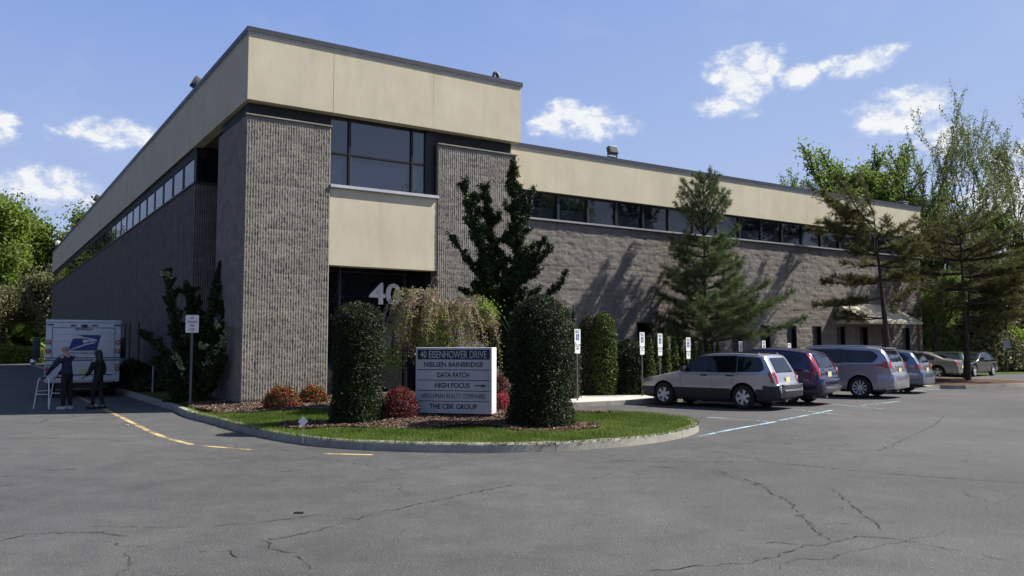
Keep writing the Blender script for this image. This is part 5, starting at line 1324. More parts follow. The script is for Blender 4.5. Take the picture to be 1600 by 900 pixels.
# 3 -- lavender silver minivan
P_van = m_car('minivan_paint', (.36, .345, .40), .6, .3)
T = thing('parked_car', 'long silver minivan with dark side glass and roof spoiler', 'car', (0, 0, 0), CAR_RZ, GC); T3 = T
c = Car(5.08, .99, [(0, .6), (.02, .72), (.2, .86), (.6, .98), (1.0, 1.08), (1.4, 1.34), (1.8, 1.58), (2.2, 1.70), (2.8, 1.75), (3.6, 1.75), (4.3, 1.71), (4.62, 1.66), (4.72, 1.60), (4.84, 1.40), (4.94, 1.18), (4.99, 1.02), (5.02, .82), (5.08, .78), (5.08, .5)],
        [(0, .26), (.3, .20), (4.7, .22), (5.08, .32)], 1.12, .27)
rw = .35; wx = (.98, 4.01); car_body(c, P_van, P_van, 0, wx, rw, T)
for sy in (-1, 1):
    side_patch('window', c, [(1.30, 1.14), (2.25, 1.16)], [(1.30, 1.20), (1.75, 1.46), (2.25, 1.60)], sy, M['car_glass'], T)
    side_patch('window', c, [(2.28, 1.16), (3.42, 1.17)], [(2.28, 1.60), (3.42, 1.61)], sy, M['car_glass'], T)
    side_patch('window', c, [(3.45, 1.17), (4.42, 1.18), (4.52, 1.26), (4.58, 1.36)], [(3.45, 1.61), (4.35, 1.57), (4.48, 1.52), (4.58, 1.42)], sy, M['car_glass'], T)
    side_patch('window_trim', c, [(1.9, 1.145), (3.46, 1.15)], [(1.9, 1.54), (2.25, 1.62), (3.46, 1.625)], sy, M['black_plastic'], T, .003)
    line_patch(c, [(2.26, 1.13), (2.26, .35)], sy, T); line_patch(c, [(3.43, 1.14), (3.46, .90), (3.40, .5), (3.40, .35)], sy, T); line_patch(c, [(3.46, 1.12), (4.72, 1.12)], sy, T, 'slide_rail', .012)
    handle(c, 2.05, 1.03, sy, P_van, T); handle(c, 2.55, 1.03, sy, P_van, T); mirror(c, 1.45, 1.16, sy, P_van, T)
    for x in wx: wheel(T, x-c.L/2, sy*(c.hw-.11), rw, sy, 10, .68, style='thin')
    side_patch('tail_light_wing', c, [(4.42, 1.10), (4.85, 1.04)], [(4.42, 1.115), (4.85, 1.17)], sy, M['tail_red'], T, .012)
rear_patch('windscreen', c, 1.14, 1.58, .72, .60, M['car_glass'], T, .006, True)
rear_patch('rear_window', c, 1.20, 1.57, .66, .58, M['car_glass'], T)
tail_lights(c, 1.00, 1.22, .22, .26, T, bulge=.01)
b_ = MB(); b_.bbox(4.35-c.L/2, 4.78-c.L/2, -.62, .62, 1.635, 1.675, .018); b_.build('roof_spoiler', P_van, T)
bumper(c, .34, .80, .035, P_van, T); bumper(c, .30, .7, .03, P_van, T, False); plate(c, .93, T, y=0); roof_rails(c, 2.2, 4.2, M['chrome'], T, .04)
b_ = MB(); b_.bbox(c.Xr(1.02)-.02-c.L/2, c.Xr(1.02)+.03-c.L/2, -.40, .40, 1.03, 1.065, .01); b_.build('tailgate_trim', M['chrome'], T)
wiper(c, 1.2, T); under(c, T); park(T, c, 4.01, 1345, 622)

# 4 -- blue grey crossover, partly hidden
P_blue = m_car('blue_grey_paint', (.15, .18, .24), .6, .3)
T = thing('parked_car', 'blue grey crossover at the far end of the parked row', 'car', (0, 0, 0), CAR_RZ, GC)
c = Car(4.6, .92, [(0, .6), (.02, .72), (.25, .86), (.8, .98), (1.2, 1.06), (1.6, 1.32), (2.0, 1.52), (2.4, 1.60), (2.9, 1.63), (3.6, 1.60), (4.1, 1.53), (4.22, 1.48), (4.38, 1.22), (4.47, 1.06), (4.50, .96), (4.54, .80), (4.6, .76), (4.6, .5)],
        [(0, .28), (.3, .23), (4.2, .25), (4.6, .35)], 1.02, .28)
rw = .345; wx = (.9, 3.62); car_body(c, P_blue, M['clad_grey'], .36, wx, rw, T)
for sy in (-1, 1):
    side_patch('window', c, [(1.55, 1.06), (2.4, 1.06)], [(1.55, 1.14), (1.95, 1.38), (2.4, 1.48)], sy, M['car_glass'], T)
    side_patch('window', c, [(2.46, 1.06), (3.25, 1.08)], [(2.46, 1.49), (3.25, 1.48)], sy, M['car_glass'], T)
    side_patch('window', c, [(3.3, 1.08), (4.0, 1.14), (4.12, 1.22)], [(3.3, 1.48), (3.95, 1.43), (4.12, 1.30)], sy, M['car_glass'], T)
    handle(c, 2.2, .96, sy, P_blue, T); handle(c, 3.05, .98, sy, P_blue, T); mirror(c, 1.6, 1.08, sy, P_blue, T)
    for x in wx: wheel(T, x-c.L/2, sy*(c.hw-.11), rw, sy, 5, .66)
rear_patch('windscreen', c, 1.1, 1.48, .68, .56, M['car_glass'], T, .006, True); rear_patch('rear_window', c, 1.12, 1.46, .58, .52, M['car_glass'], T)
tail_lights(c, .90, 1.06, .34, .22, T, clear=.7); bumper(c, .36, .78, .035, P_blue, T); bumper(c, .32, .68, .03, P_blue, T, False)
b_ = MB(); b_.bbox(3.95-c.L/2, 4.28-c.L/2, -.52, .52, 1.485, 1.525, .015); b_.build('roof_spoiler', P_blue, T)
plate(c, .86, T); under(c, T); park(T, c, 3.62, 1418, 611.5, 1)

# sedans across the back of the lot
def sedan(label, paint, loc, rz, group='cars behind the island pine'):
    T = thing('parked_car', label, 'car', loc, rz, group)
    c = Car(4.7, .90, [(0, .5), (.02, .62), (.2, .74), (.8, .86), (1.3, .93), (1.7, 1.15), (2.15, 1.37), (2.6, 1.44), (3.1, 1.42), (3.5, 1.30), (3.95, 1.07), (4.2, 1.03), (4.5, 1.0), (4.62, .94), (4.67, .7), (4.7, .5)],
            [(0, .26), (.3, .2), (4.3, .22), (4.7, .32)], .92, .34)
    rw = .33; wx = (.92, 3.68); car_body(c, paint, paint, 0, wx, rw, T)
    for sy in (-1, 1):
        side_patch('window', c, [(1.62, .95), (2.55, .96)], [(1.62, 1.0), (2.1, 1.26), (2.55, 1.33)], sy, M['car_glass'], T)
        side_patch('window', c, [(2.62, .96), (3.55, .98)], [(2.62, 1.33), (3.1, 1.31), (3.55, 1.12)], sy, M['car_glass'], T)
        handle(c, 2.4, .84, sy, paint, T); mirror(c, 1.7, .97, sy, paint, T)
        side_patch('headlight', c, [(.06, .62), (.4, .66)], [(.06, .70), (.4, .76)], sy, M['headlight'], T, .006)
        for x in wx: wheel(T, x-c.L/2, sy*(c.hw-.11), rw, sy, 5, .68)
    rear_patch('windscreen', c, .98, 1.34, .66, .54, M['car_glass'], T, .006, True); rear_patch('rear_window', c, 1.08, 1.34, .56, .52, M['car_glass'], T)
    tail_lights(c, .76, .93, .28, .2, T); plate(c, .62, T); under(c, T)
    return T
P_s2 = m_car('pale_silver_paint', (.30, .30, .31)); P_gr = m_car('dark_green_paint', (.02, .045, .038)); P_bk = m_car('black_paint_car', (.008, .009, .012), .3, .2)
q = gp(1450, 591); sedan('silver saloon parked beyond the wing corner in tree shade', P_s2, (q[0]-.2, q[1]+1.0, 0), R(-40))
q = gp(1487, 590); sedan('dark green saloon against the trunk of the island pine', P_gr, (q[0]+1.0, q[1]+2.2, 0), R(58))
q = gp(1541, 589); sedan('black saloon parked alone near the right edge', P_bk, (q[0], q[1]+1.8, 0), R(41))
# ------------------------------------------------------------------ roof edge items
T_, z_ = onL(300, 136, 0); p = W(.12, T_); floodlight('floodlight', (p[0], p[1], 10.37), TH-R(90), R(-25), 'largest grey floodlight on the left roof edge', .72)
T_, z_ = onL(147, 322, 0); p = W(.12, T_); floodlight('floodlight', (p[0], p[1], 10.37), TH-R(90), R(-25), 'small grey floodlight halfway down the left roof edge', .8)
T_, z_ = onL(88, 388, 0); p = W(.12, 61); floodlight('floodlight', (p[0], p[1], 10.37), TH-R(90), R(-25), 'tiny pale floodlight at the far left roof end', .95, True)
s_, z_ = onR(961, 240, 1); p = W(s_, 1.15); floodlight('floodlight', (p[0], p[1], 8.66), TH, R(-15), 'grey floodlight on the roof edge of the long wing', .66)
s_, z_ = onR(775, 122, 0); p = W(s_, .15)
v_ = thing('roof_vent', 'small pale gooseneck vent on top of the tower roof', 'vent', (p[0], p[1], 10.36), TH)
m = MB(); m.tube([(0, 0, -.02), (0, 0, .16), (.03, 0, .24), (.10, 0, .27), (.16, 0, .22), (.17, 0, .14)], [.05, .05, .055, .06, .07, .08], 12); m.build('pipe', M['floodlight'], v_)
m = MB(); m.tube([(-.08, 0, -.02), (-.08, 0, .12)], .02, 8); m.build('stub', M['sill_grey'], v_)
s_, z_ = onR(1410, 318, 2); p = W(s_, 2.0)
v_ = thing('rooftop_unit', 'square grey air unit at the far end of the wing roof', 'air unit', (p[0], p[1], 8.5), TH); v_.scale = (.52, .52, .55)
m = MB(); m.bbox(-.42, .42, -.35, .35, .1, 1.05, .02); o = m.build('housing', M['floodlight'], v_)
for k in range(7): g_ = MB(); g_.box(-.34, .34, -.372, -.352, .25+k*.1, .29+k*.1); g_.build('louvre', M['sill_grey'], o)
m = MB(); m.bbox(-.46, .46, -.39, .39, 1.05, 1.12, .01); m.build('lid', M['sill_grey'], v_)
m = MB(); m.box(-.4, .4, -.33, .33, -.02, .1); m.build('base_frame', M['post'], v_)

# ------------------------------------------------------------------ tenant sign
A = gp(651, 650, .27); Bp = gp(766, 652, .27); hw_ = 0.84
ang = math.atan2(Bp[1]-A[1], Bp[0]-A[0]); ang = max(min(ang, R(-14)), R(-20)) if ang < 0 else R(-16)
SC = ((A[0]+Bp[0])/2, (A[1]+Bp[1])/2); wid = math.dist(A, Bp)
S = thing('tenant_sign', 'grey tenant directory sign reading 40 EISENHOWER DRIVE between the clipped yews', 'sign', (SC[0], SC[1], zl(*SC)), ang)
SW, SH, SD = 1.66, 1.36, .36
m = MB(); m.bbox(-SW/2, SW/2, 0, SD, .07, .07+SH, .012); cab = m.build('cabinet', M['white_paint'], S)
m = MB(); m.box(-SW/2+.1, SW/2-.1, .06, SD-.06, -.1, .07); m.build('base', M['black_plastic'], S)
m = MB(); m.box(-SW/2+.012, SW/2-.012, -.006, .0, .085, .055+SH); m.build('face_panel', M['sign_face'], S)
rows = [('NIELSEN BAINBRIDGE', 1.28, 0), ('DATA PATCH', .70, 0), ('HIGH FOCUS', .76, -.02), ('HIRSCHMAN REALTY COMPANIES', 1.38, 0), ('THE CBK GROUP', 1.03, 0)]
top = .07+SH-.045; hb = .205; m = MB(); m.box(-SW/2+.045, SW/2-.045, -.010, -.006, top-hb, top); m.build('header_panel', M['black_paint'], S)
M['header_letters'] = plain('header_lettering', (.42, .43, .45), .5)
text_obj('lettering', '40 EISENHOWER DRIVE', M['header_letters'], S, (0, -.012, top-hb+.030), FR, .150, .004, .016, width=1.44)
rh = (top-hb-.10)/5
for i, (tx, wd, ox) in enumerate(rows):
    zb = top-hb-rh*(i+1)
    text_obj('lettering', tx, M['black_paint'], S, (ox, -.009, zb+rh*.30), FR, .098, .004, .030 if len(tx) < 20 else .0, width=wd)
    if i < 4: m = MB(); m.box(-SW/2+.05, SW/2-.05, -.010, -.006, zb-.004, zb+.010); m.build('divider', M['black_paint'], S)
    if i == 2:
        m = MB(); z0 = zb+rh*.30+.046; m.prism([(.47, z0-.012), (.62, z0-.012), (.62, z0-.032), (.72, z0), (.62, z0+.032), (.62, z0+.012), (.47, z0+.012)], -.011, -.006); m.build('arrow', M['black_paint'], S)

# ------------------------------------------------------------------ post signs
def sign_plate(name, parent, z0, w, h, mat, y=-.03):
    bm = bmesh.new(); r = .03; pts = []
    for cx, cz, a0 in ((w/2-r, h/2-r, 0), (-w/2+r, h/2-r, 90), (-w/2+r, -h/2+r, 180), (w/2-r, -h/2+r, 270)):
        for k in range(5): a = R(a0+k*22.5); pts.append((cx+r*math.cos(a), z0+cz+r*math.sin(a)))
    mb = MB(); mb.prism(pts, y, y+.006); bm.free(); return mb.build(name, mat, parent)
M['red_letters'] = plain('red_lettering', (.30, .05, .06), .5); M['blue_letters'] = plain('blue_symbol_paint', (.02, .05, .22), .5); M['green_letters'] = plain('green_lettering', (.02, .10, .06), .5)
q = gp(297, 634, .15); PS = thing('parking_sign', 'white no parking fire lane sign on a metal post by the kerb', 'sign', (q[0], q[1], .13), R(4))
m = MB(); m.box(-.03, .03, -.005, .0, -.2, 2.35); m.box(-.03, -.025, -.0, .025, -.2, 2.35); m.box(.025, .03, 0, .025, -.2, 2.35); m.build('post', M['post'], PS)
kk, mm_ = ray(297, 506); zc = EYE+mm_*q[1]-.13
pl = sign_plate('plate', PS, zc, .345, .47, M['white_paint'], -.012)
for i, (tx, wd) in enumerate([('NO', .09), ('PARKING', .25), ('FIRE', .12), ('LANE', .14)]): text_obj('lettering', tx, M['red_letters'], pl, (0, -.014, zc+.125-.10*i), FR, .058, .003, .02, width=wd)
m = MB()
for zz in (-.2, .2): m.tube([(0, -.02, zc+zz), (0, 0, zc+zz)], .009, 8)
m.build('bolt', M['post'], pl)
def access_sign(px, py0, t, label, i):
    s_, z_ = onR(px, py0, t); p = W(s_, t); k_, m_ = ray(px, py0); zt = EYE+m_*p[1]
    a = thing('accessible_parking_sign', label, 'sign', (p[0], p[1], .10), TH+R(17), 'accessible parking signs along the walk')
    m = MB(); m.box(-.025, .025, 0, .022, -.05, zt-.1); m.build('post', M['post'], a)
    z1 = zt-.1-.235; o = sign_plate('plate', a, z1, .30, .46, M['white_paint'], -.008)
    text_obj('lettering', 'RESERVED', M['green_letters'], o, (0, -.010, z1+.165), FR, .028, .002, .02, width=.22)
    text_obj('lettering', 'PARKING', M['green_letters'], o, (0, -.010, z1+.115), FR, .028, .002, .02, width=.18)
    b = MB(); b.box(-.075, .075, -.0105, -.0085, z1-.10, z1+.085); b.build('symbol_panel', M['blue_letters'], o)
    w = MB(); w.lathe([(.042, -.0125), (.042, -.0112)], 20, 'y', (.0, 0, z1-.035)); w.lathe([(.014, -.0125), (.014, -.0112)], 12, 'y', (-.012, 0, z1+.062)); w.box(-.020, -.006, -.0125, -.0112, z1+.0, z1+.05); w.box(-.02, .03, -.0125, -.0112, z1-.002, z1+.012); w.build('wheelchair_symbol', M['white_paint'], o)
    d = MB(); d.lathe([(.028, -.0138), (.028, -.0128)], 20, 'y', (.0, 0, z1-.035)); d.build('symbol_wheel_centre', M['blue_letters'], o)
    o2 = sign_plate('penalty_plate', a, z1-.37, .26, .24, M['white_paint'], -.008)
    text_obj('lettering', 'PENALTY', M['green_letters'], o2, (0, -.010, z1-.30), FR, .022, .002, .02, width=.18)
    text_obj('lettering', '$250', M['green_letters'], o2, (0, -.010, z1-.37), FR, .035, .002, .02, width=.12)
lab = ['accessible parking sign nearest the entrance between brown columns', 'accessible parking sign between low round shrub and arborvitae row', 'accessible parking sign among the first arborvitaes', 'accessible parking sign mostly hidden in the arborvitae row', 'accessible parking sign partly behind the white pine', 'accessible parking sign above the plum car roof', 'accessible parking sign above the minivan roof end', 'accessible parking sign peeking over the left end of the sign cabinet']
for i, (px, py) in enumerate([(902, 514), (1003, 519), (1031, 521), (1075, 527), (1157, 533), (1193, 532), (1233, 536)]): access_sign(px, py, -2.15 if i else -2.7, lab[i], i)
access_sign(796, 514, -2.4, 'accessible parking sign glimpsed between juniper and right yew', 7)
q = gp(1575, 583); a = thing('post_sign', 'small dull sign on a post in front of the bright hedge', 'sign', (q[0]+.0, q[1], 0), R(-20))
m = MB(); m.box(-.03, .03, 0, .03, -.1, 2.1); m.build('post', M['post'], a); sign_plate('plate', a, 1.85, .4, .5, M['sill_grey'], -.012)
# --- little lawn marker
q = gp(473, 683, .16); a = thing('lawn_marker', 'small diamond shaped white notice on a wire stake in the lawn', 'marker', (q[0], q[1], zl(*q)), R(10))
m = MB(); m.tube([(0, 0, -.08), (0, 0, .30)], .005, 6); m.build('stake', M['sill_grey'], a)
m = MB(); m.prism([(0, .20), (.085, .29), (0, .38), (-.085, .29)], -.012, -.008); m.build('notice', M['white_paint'], a)
q = W(-.75, 8.2); a = thing('marker_post', 'thin grey marker post standing by the shaded side wall', 'post', (q[0], q[1], .1))
m = MB(); m.tube([(0, 0, -.1), (0, 0, 1.1)], .03, 10); m.build('pipe', M['sill_grey'], a); m = MB(); m.lathe([(.034, 1.1), (.034, 1.13), (.01, 1.15)], 12); m.build('cap', M['post'], a)

# ------------------------------------------------------------------ mail truck
M['truck_white'] = plain('truck_white_paint', (.52, .54, .56), .4, var=.05, nscale=1.5, coat=.3); M['eagle_blue'] = plain('emblem_blue', (.010, .018, .17), .45, var=.04)
M['truck_letters'] = plain('truck_lettering', (.05, .06, .10), .5)
TW_, TL = 2.26, 6.4
tp = gp(130, 605, .35); tp = (at(130, 560, 28.0)[0], 28.0); TR = thing('mail_truck', 'white postal step van with blue eagle emblem, rear towards the viewer', 'truck', (tp[0], tp[1], 0), R(28.5))
# local: x right, y forward (away), rear face at y = 0
m = MB(); m.bbox(-TW_/2, TW_/2, .0, TL-.9, .50, 2.60, .07); body = m.build('box_body', M['truck_white'], TR)
m = MB(); m.prism([(TL-.92, .5), (TL, .5), (TL, 1.15), (TL-.25, 1.3), (TL-.75, 2.45), (TL-.92, 2.5)], -TW_/2+.08, TW_/2-.08, plane='yz'); m.build('cab_front', M['truck_white'], TR)
m = MB(); m.bbox(-TW_/2-.01, TW_/2+.01, -.03, .12, 2.51, 2.605, .03); m.build('roof_cap', M['truck_white'], TR)
m = MB()
for a_ in ((-.93, .93, -.012, -.004, 2.335, 2.35), (-.945, -.93, -.012, -.004, 1.36, 2.35), (.93, .945, -.012, -.004, 1.36, 2.35)): m.box(*a_)
m.build('door_frame', M['black_plastic'], TR)
for zz in (1.62, 1.88, 2.12): m = MB(); m.box(-.92, .92, -.008, -.004, zz, zz+.008); m.build('door_rib', M['sill_grey'], TR)
m = MB(); m.box(-1.13, 1.13, -.03, -.004, 1.315, 1.345); m.box(-1.13, 1.13, -.03, -.004, 1.245, 1.27); m.build('rub_rail', M['black_plastic'], TR)
m = MB(); m.bbox(-1.13, 1.13, -.024, -.004, 1.272, 1.312, .006); m.build('rail_panel', M['truck_white'], TR)
for sx in (-1, 1):
    for zz in (1.86, 1.56, .96): m = MB(); m.lathe([(.078, -.035), (.078, -.004)], 20, 'y', (sx*1.04, 0, zz)); o = m.build('lamp_surround', M['black_plastic'], TR); m = MB(); m.lathe([(.055, -.042), (.055, -.036)], 18, 'y', (sx*1.04, 0, zz)); m.build('lamp_lens', M['tail_red'], o)
    m = MB(); m.bbox(sx*1.0-.10, sx*1.0+.10, -.03, -.004, 2.415, 2.455, .008); m.build('marker_lamp', M['black_plastic'], TR)
    m = MB(); m.box(sx*1.03-.07, sx*1.03+.07, -.018, -.004, 1.08, 1.11); m.build('vent_slot', M['black_plastic'], TR)
for xx in (-.32, 0, .32): m = MB(); m.bbox(xx-.09, xx+.09, -.03 if xx else -.10, -.004, 2.40 if xx else 2.37, 2.44 if xx else 2.45, .008); m.build('centre_lamp', M['black_plastic'], TR)
m = MB(); m.bbox(-.95, .95, -.16, -.0, .50, .58, .02); m.build('rear_step', M['sill_grey'], TR)
m = MB(); m.box(-.5, .5, -.012, -.004, .74, .78); m.box(.65, .9, -.012, -.004, .74, .77); m.build('latch_bar', M['black_plastic'], TR)
M['dull_yellow'] = plain('faded_yellow_sticker', (.45, .46, .22), .6, var=.3)
m = MB(); m.box(-.12, .16, -.010, -.005, .80, .95); m.build('sticker', M['dull_yellow'], TR)
# emblem (leaning blue field with a white eagle head)
def EX(u, v): return (u*.92-.46+.09+v*.12-.10, 1.575+v*.52)
em = MB(); fld = [EX(0, 0), EX(1, 0), EX(1.0, 1), EX(.16, 1), EX(.115, .76), EX(0.0, .74)]
em.prism([EX(0, 0), EX(.94, 0), EX(.94, 1), EX(0.10, 1), EX(.30, .955), EX(0.05, .745)], -.011, -.005); emb = em.build('emblem_field', M['eagle_blue'], TR)
em = MB()
em.prism([EX(.10, 1.0), EX(.02, .985), EX(.04, .78), EX(.42, .79), EX(.62, .74), EX(.70, .69), EX(.84, .66), EX(.86, .60), EX(.83, .53), EX(.86, .70), EX(.78, .745), EX(.62, .80), EX(.42, .87)], -.0135, -.0115)
em.prism([EX(.38, .70), EX(.66, .70), EX(.74, .66), EX(.80, .655), EX(.83, .60), EX(.70, .585), EX(.58, .565), EX(.44, .46)], -.0135, -.0115)
em.prism([EX(.0, .0), EX(.06, .0), EX(.30, .17), EX(.55, .37), EX(.72, .44), EX(.82, .47), EX(.81, .54), EX(.70, .52), EX(.52, .45), EX(.30, .27)], -.0135, -.0115)
em.build('emblem_eagle', M['truck_white'], emb)
text_obj('lettering', 'www.usps.com', M['eagle_blue'], TR, (-.01, -.007, 1.47), FR, .062, .003, .03, width=.86)
text_obj('lettering', '8990265', M['truck_letters'], TR, (0, -.007, 2.255), FR, .07, .003, .03, width=.52)
for sx in (-1, 1):
    for yy in (1.1, 4.9):
        w_ = thing('wheel', None, None, (sx*.92, yy, .38)); w_.parent = TR; t_ = MB(); t_.lathe([(.2, -.12), (.36, -.12), (.38, -.08), (.38, .08), (.36, .12), (.2, .12)], 30, 'x'); t_.build('tyre', M['rubber'], w_); t_ = MB(); t_.lathe([(.2, -.10), (.2, .10)], 20, 'x'); t_.build('rim', M['truck_white'], w_)
m = MB(); m.box(-.8, .8, .3, 5.6, .3, .52); m.build('chassis', M['black_plastic'], TR)
m = MB(); m.bbox(-TW_/2-.02, -TW_/2+.001, 3.6, 4.6, .8, 2.3, .01); m.build('side_door', M['truck_white'], TR)
for sx in (-1, 1):
    m = MB(); m.bbox(sx*(TW_/2+.38)-.13, sx*(TW_/2+.38)+.13, 5.55, 5.63, 1.25, 2.05, .03); o = m.build('side_mirror', M['black_plastic'], TR); m = MB(); m.tube([(sx*TW_/2, 5.5, 2.0), (sx*(TW_/2+.35), 5.6, 2.0)], .015, 6); m.tube([(sx*TW_/2, 5.5, 1.3), (sx*(TW_/2+.35), 5.6, 1.3)], .015, 6); m.build('mirror_arm', M['black_plastic'], o)
m = MB(); m.lathe([(.01, 5.38), (.07, 5.40), (.11, 5.46), (.12, 5.54)], 18, 'y', (-TW_/2-.46, 0, 1.12)); m.build('convex_mirror', M['chrome'], TR)

# ------------------------------------------------------------------ people
M['skin'] = plain('skin', (.42, .26, .19), .55, var=.06); M['hair_dark'] = plain('dark_hair', (.012, .010, .009), .6); M['hair_grey'] = plain('grey_hair', (.22, .20, .19), .8)
M['navy'] = plain('dark_blue_cloth', (.016, .022, .045), .9, bmp=.3); M['trouser_black'] = plain('black_trousers', (.010, .010, .012), .9, bmp=.3); M['shoe_white'] = plain('pale_shoes', (.45, .45, .44), .7); M['blue_shirt'] = plain('pale_blue_cloth', (.10, .16, .22), .9)
M['black_cloth'] = plain('black_cloth', (.009, .009, .011), .9, bmp=.3)
def skin_mesh(name, verts, edges, radii, mat, parent, root=0, sub=2):
    me = bpy.data.meshes.new(name); bm = bmesh.new(); L = bm.verts.layers.skin.verify(); vs_ = [bm.verts.new(v) for v in verts]
    for a, b in edges: bm.edges.new((vs_[a], vs_[b]))
    for v, r in zip(vs_, radii): v[L].radius = (r, r) if not isinstance(r, tuple) else r; v[L].use_root = False
    vs_[root][L].use_root = True; bm.to_mesh(me); bm.free(); me.materials.append(mat)
    o = bpy.data.objects.new(name, me); COL.objects.link(o); o.parent = parent
    s = o.modifiers.new('skin', 'SKIN'); s.use_smooth_shade = True; s.branch_smoothing = .4
    q = o.modifiers.new('sub', 'SUBSURF'); q.levels = sub; q.render_levels = sub; return o
def person(label, loc, rz, J, cloth, look):
    """J: joint dict in local metres, facing -x; body grown as one skin"""
    T = thing('person', label, 'person', loc, rz)
    V, E, Rr, ix = [], [], [], {}
    def add(n, p, r, par=None):
        ix[n] = len(V); V.append(p); Rr.append(r)
        if par is not None: E.append((ix[par], ix[n]))
    for n, p, r, par in J: add(n, p, r, par)
    # fingers
    for sd in ('l', 'r'):
        h = Vector(V[ix['hand_'+sd]]); w = Vector(V[ix['wrist_'+sd]]); d = (h-w).normalized(); sdv = d.cross(Vector((0, 0, 1) if abs(d.z) < .8 else (1, 0, 0))).normalized(); dn = d.cross(sdv)
        if dn.z > 0: dn = -dn
        for k, (off, ln) in enumerate(((-.033, .062), (-.011, .075), (.011, .07), (.033, .055))):
            b0 = h+d*.03+sdv*off; add(f'f{sd}{k}a', tuple(b0), .010, 'hand_'+sd); add(f'f{sd}{k}b', tuple(b0+d*ln*.5+dn*.008), .009, f'f{sd}{k}a'); add(f'f{sd}{k}c', tuple(b0+d*ln*.72+dn*ln*.5), .0075, f'f{sd}{k}b')
        b0 = h-d*.02-sdv*.035; add(f't{sd}a', tuple(b0), .011, 'hand_'+sd); add(f't{sd}b', tuple(b0+d*.03-sdv*.02+dn*.015), .009, f't{sd}a')
    body = skin_mesh('body', V, E, Rr, M['skin'], T, ix['pelvis'])
    g = lambda n: V[ix[n]]
    hd = Vector(g('head')); fx = Vector(look).normalized()
    # face: nose, ears, eyes on the head
    f = MB(); f.lathe([(.004, -.032), (.013, -.02), (.017, 0), (.008, .02)], 10, 'z', tuple(hd+fx*.098+Vector((0, 0, -.012)))); f.build('nose', M['skin'], body)
    sv = fx.cross(Vector((0, 0, 1)))
    for s_ in (-1, 1):
        e = MB(); e.lathe([(.003, -.008), (.008, -.003), (.008, .003), (.003, .008)], 10, 'z', tuple(hd+fx*.079+sv*.032*s_+Vector((0, 0, .012)))); e.build('eye', M['hair_dark'], body)
        e = MB(); e.lathe([(.008, -.03), (.018, -.01), (.02, .012), (.008, .03)], 10, 'z', tuple(hd+sv*.082*s_-fx*.005)); e.build('ear', M['skin'], body)
    e = MB(); c_ = hd+fx*.066+Vector((0, 0, -.055)); e.box(c_.x-.012, c_.x+.012, c_.y-.024, c_.y+.024, c_.z-.005, c_.z+.005); e.build('mouth', M['barberry'] if False else M['skin'], body)
    for nm, names, grow, mt in cloth:
        idx = [ix[n] for n in names]; mp = {a: i for i, a in enumerate(idx)}
        skin_mesh(nm, [V[i] for i in idx], [(mp[a], mp[b]) for a, b in E if a in mp and b in mp], [tuple(q+grow+(.034 if 'shoulder' in n_ else (.02 if 'collar' in n_ else 0)) for q in (Rr[i] if isinstance(Rr[i], tuple) else (Rr[i], Rr[i]))) for i, n_ in zip(idx, names)], mt, T, 0)
    return T, ix, V
def body_joints(H, hands, feet, stoop=0.0, slim=1.0):
    k = H/1.75; f = lambda *p: tuple(q*k for q in p)
    s = slim*k; kn = {}
    J = [('pelvis', f(0, 0, .95), (.128*s), None), ('waist', f(-stoop*.25, 0, 1.10), (.118*s), 'pelvis'), ('chest', f(-stoop*.6, 0, 1.30), (.130*s), 'waist'), ('collar', f(-stoop*.85, 0, 1.44), (.085*s), 'chest'),
         ('neck', f(-stoop*1.05, 0, 1.52), .052*k, 'collar'), ('jaw', f(-stoop*1.25-.01, 0, 1.58), .066*k, 'neck'), ('head', f(-stoop*1.35-.012, 0, 1.64), .088*k, 'jaw'), ('crown', f(-stoop*1.35-.004, 0, 1.70), .066*k, 'head')]
    for sd, sg in (('l', -1), ('r', 1)):
        J += [('shoulder_'+sd, f(-stoop*.8, sg*.17, 1.41), .056*k, 'collar')]
        e, w = hands[sd]; J += [('elbow_'+sd, e, .041*k, 'shoulder_'+sd), ('wrist_'+sd, w[0], .028*k, 'elbow_'+sd), ('hand_'+sd, w[1], (.022*k, .036*k), 'wrist_'+sd)]
        kn_, an, to = feet[sd]; J += [('hip_'+sd, f(.0, sg*.085, .88), .088*k, 'pelvis'), ('knee_'+sd, kn_, .058*k, 'hip_'+sd), ('ankle_'+sd, an, .040*k, 'knee_'+sd), ('toe_'+sd, to, (.030*k, .042*k), 'ankle_'+sd)]
    return J
# man leaning on a walking frame
q = gp(103, 640); D = 22.0
hx = -.52
hands = {'l': ((-.30, -.26, 1.10), ((-.46, -.25, .93), (-.53, -.24, .875))), 'r': ((-.30, .24, 1.10), ((-.46, .22, .93), (-.53, .21, .875)))}
feet = {'l': ((-.03, -.10, .50), (-.01, -.10, .085), (-.14, -.11, .035)), 'r': ((.01, .10, .50), (.05, .10, .085), (-.08, .11, .035))}
man, ix, V = person('balding man in dark sweater leaning on a metal walking frame', (q[0], q[1], 0), R(-12), body_joints(1.76, hands, feet, .06),
   [('sweater', ['waist', 'chest', 'collar', 'shoulder_l', 'elbow_l', 'wrist_l', 'shoulder_r', 'elbow_r', 'wrist_r', 'pelvis'], .020, M['navy']), ('trousers', ['pelvis', 'waist', 'hip_l', 'knee_l', 'ankle_l', 'hip_r', 'knee_r', 'ankle_r'], .014, M['trouser_black'])], (-1, 0, -.15))
def shoes(T, V, ix, mat, k=1.0):
    for sd in 'lr':
        a = Vector(V[ix['ankle_'+sd]]); t = Vector(V[ix['toe_'+sd]]); m = MB(); x0, x1 = min(a.x, t.x)-.06, max(a.x, t.x)+.07; m.bbox(x0, x1, a.y-.052, a.y+.052, -.0, .085, .03); m.build('shoe', mat, T)
shoes(man, V, ix, M['shoe_white'])
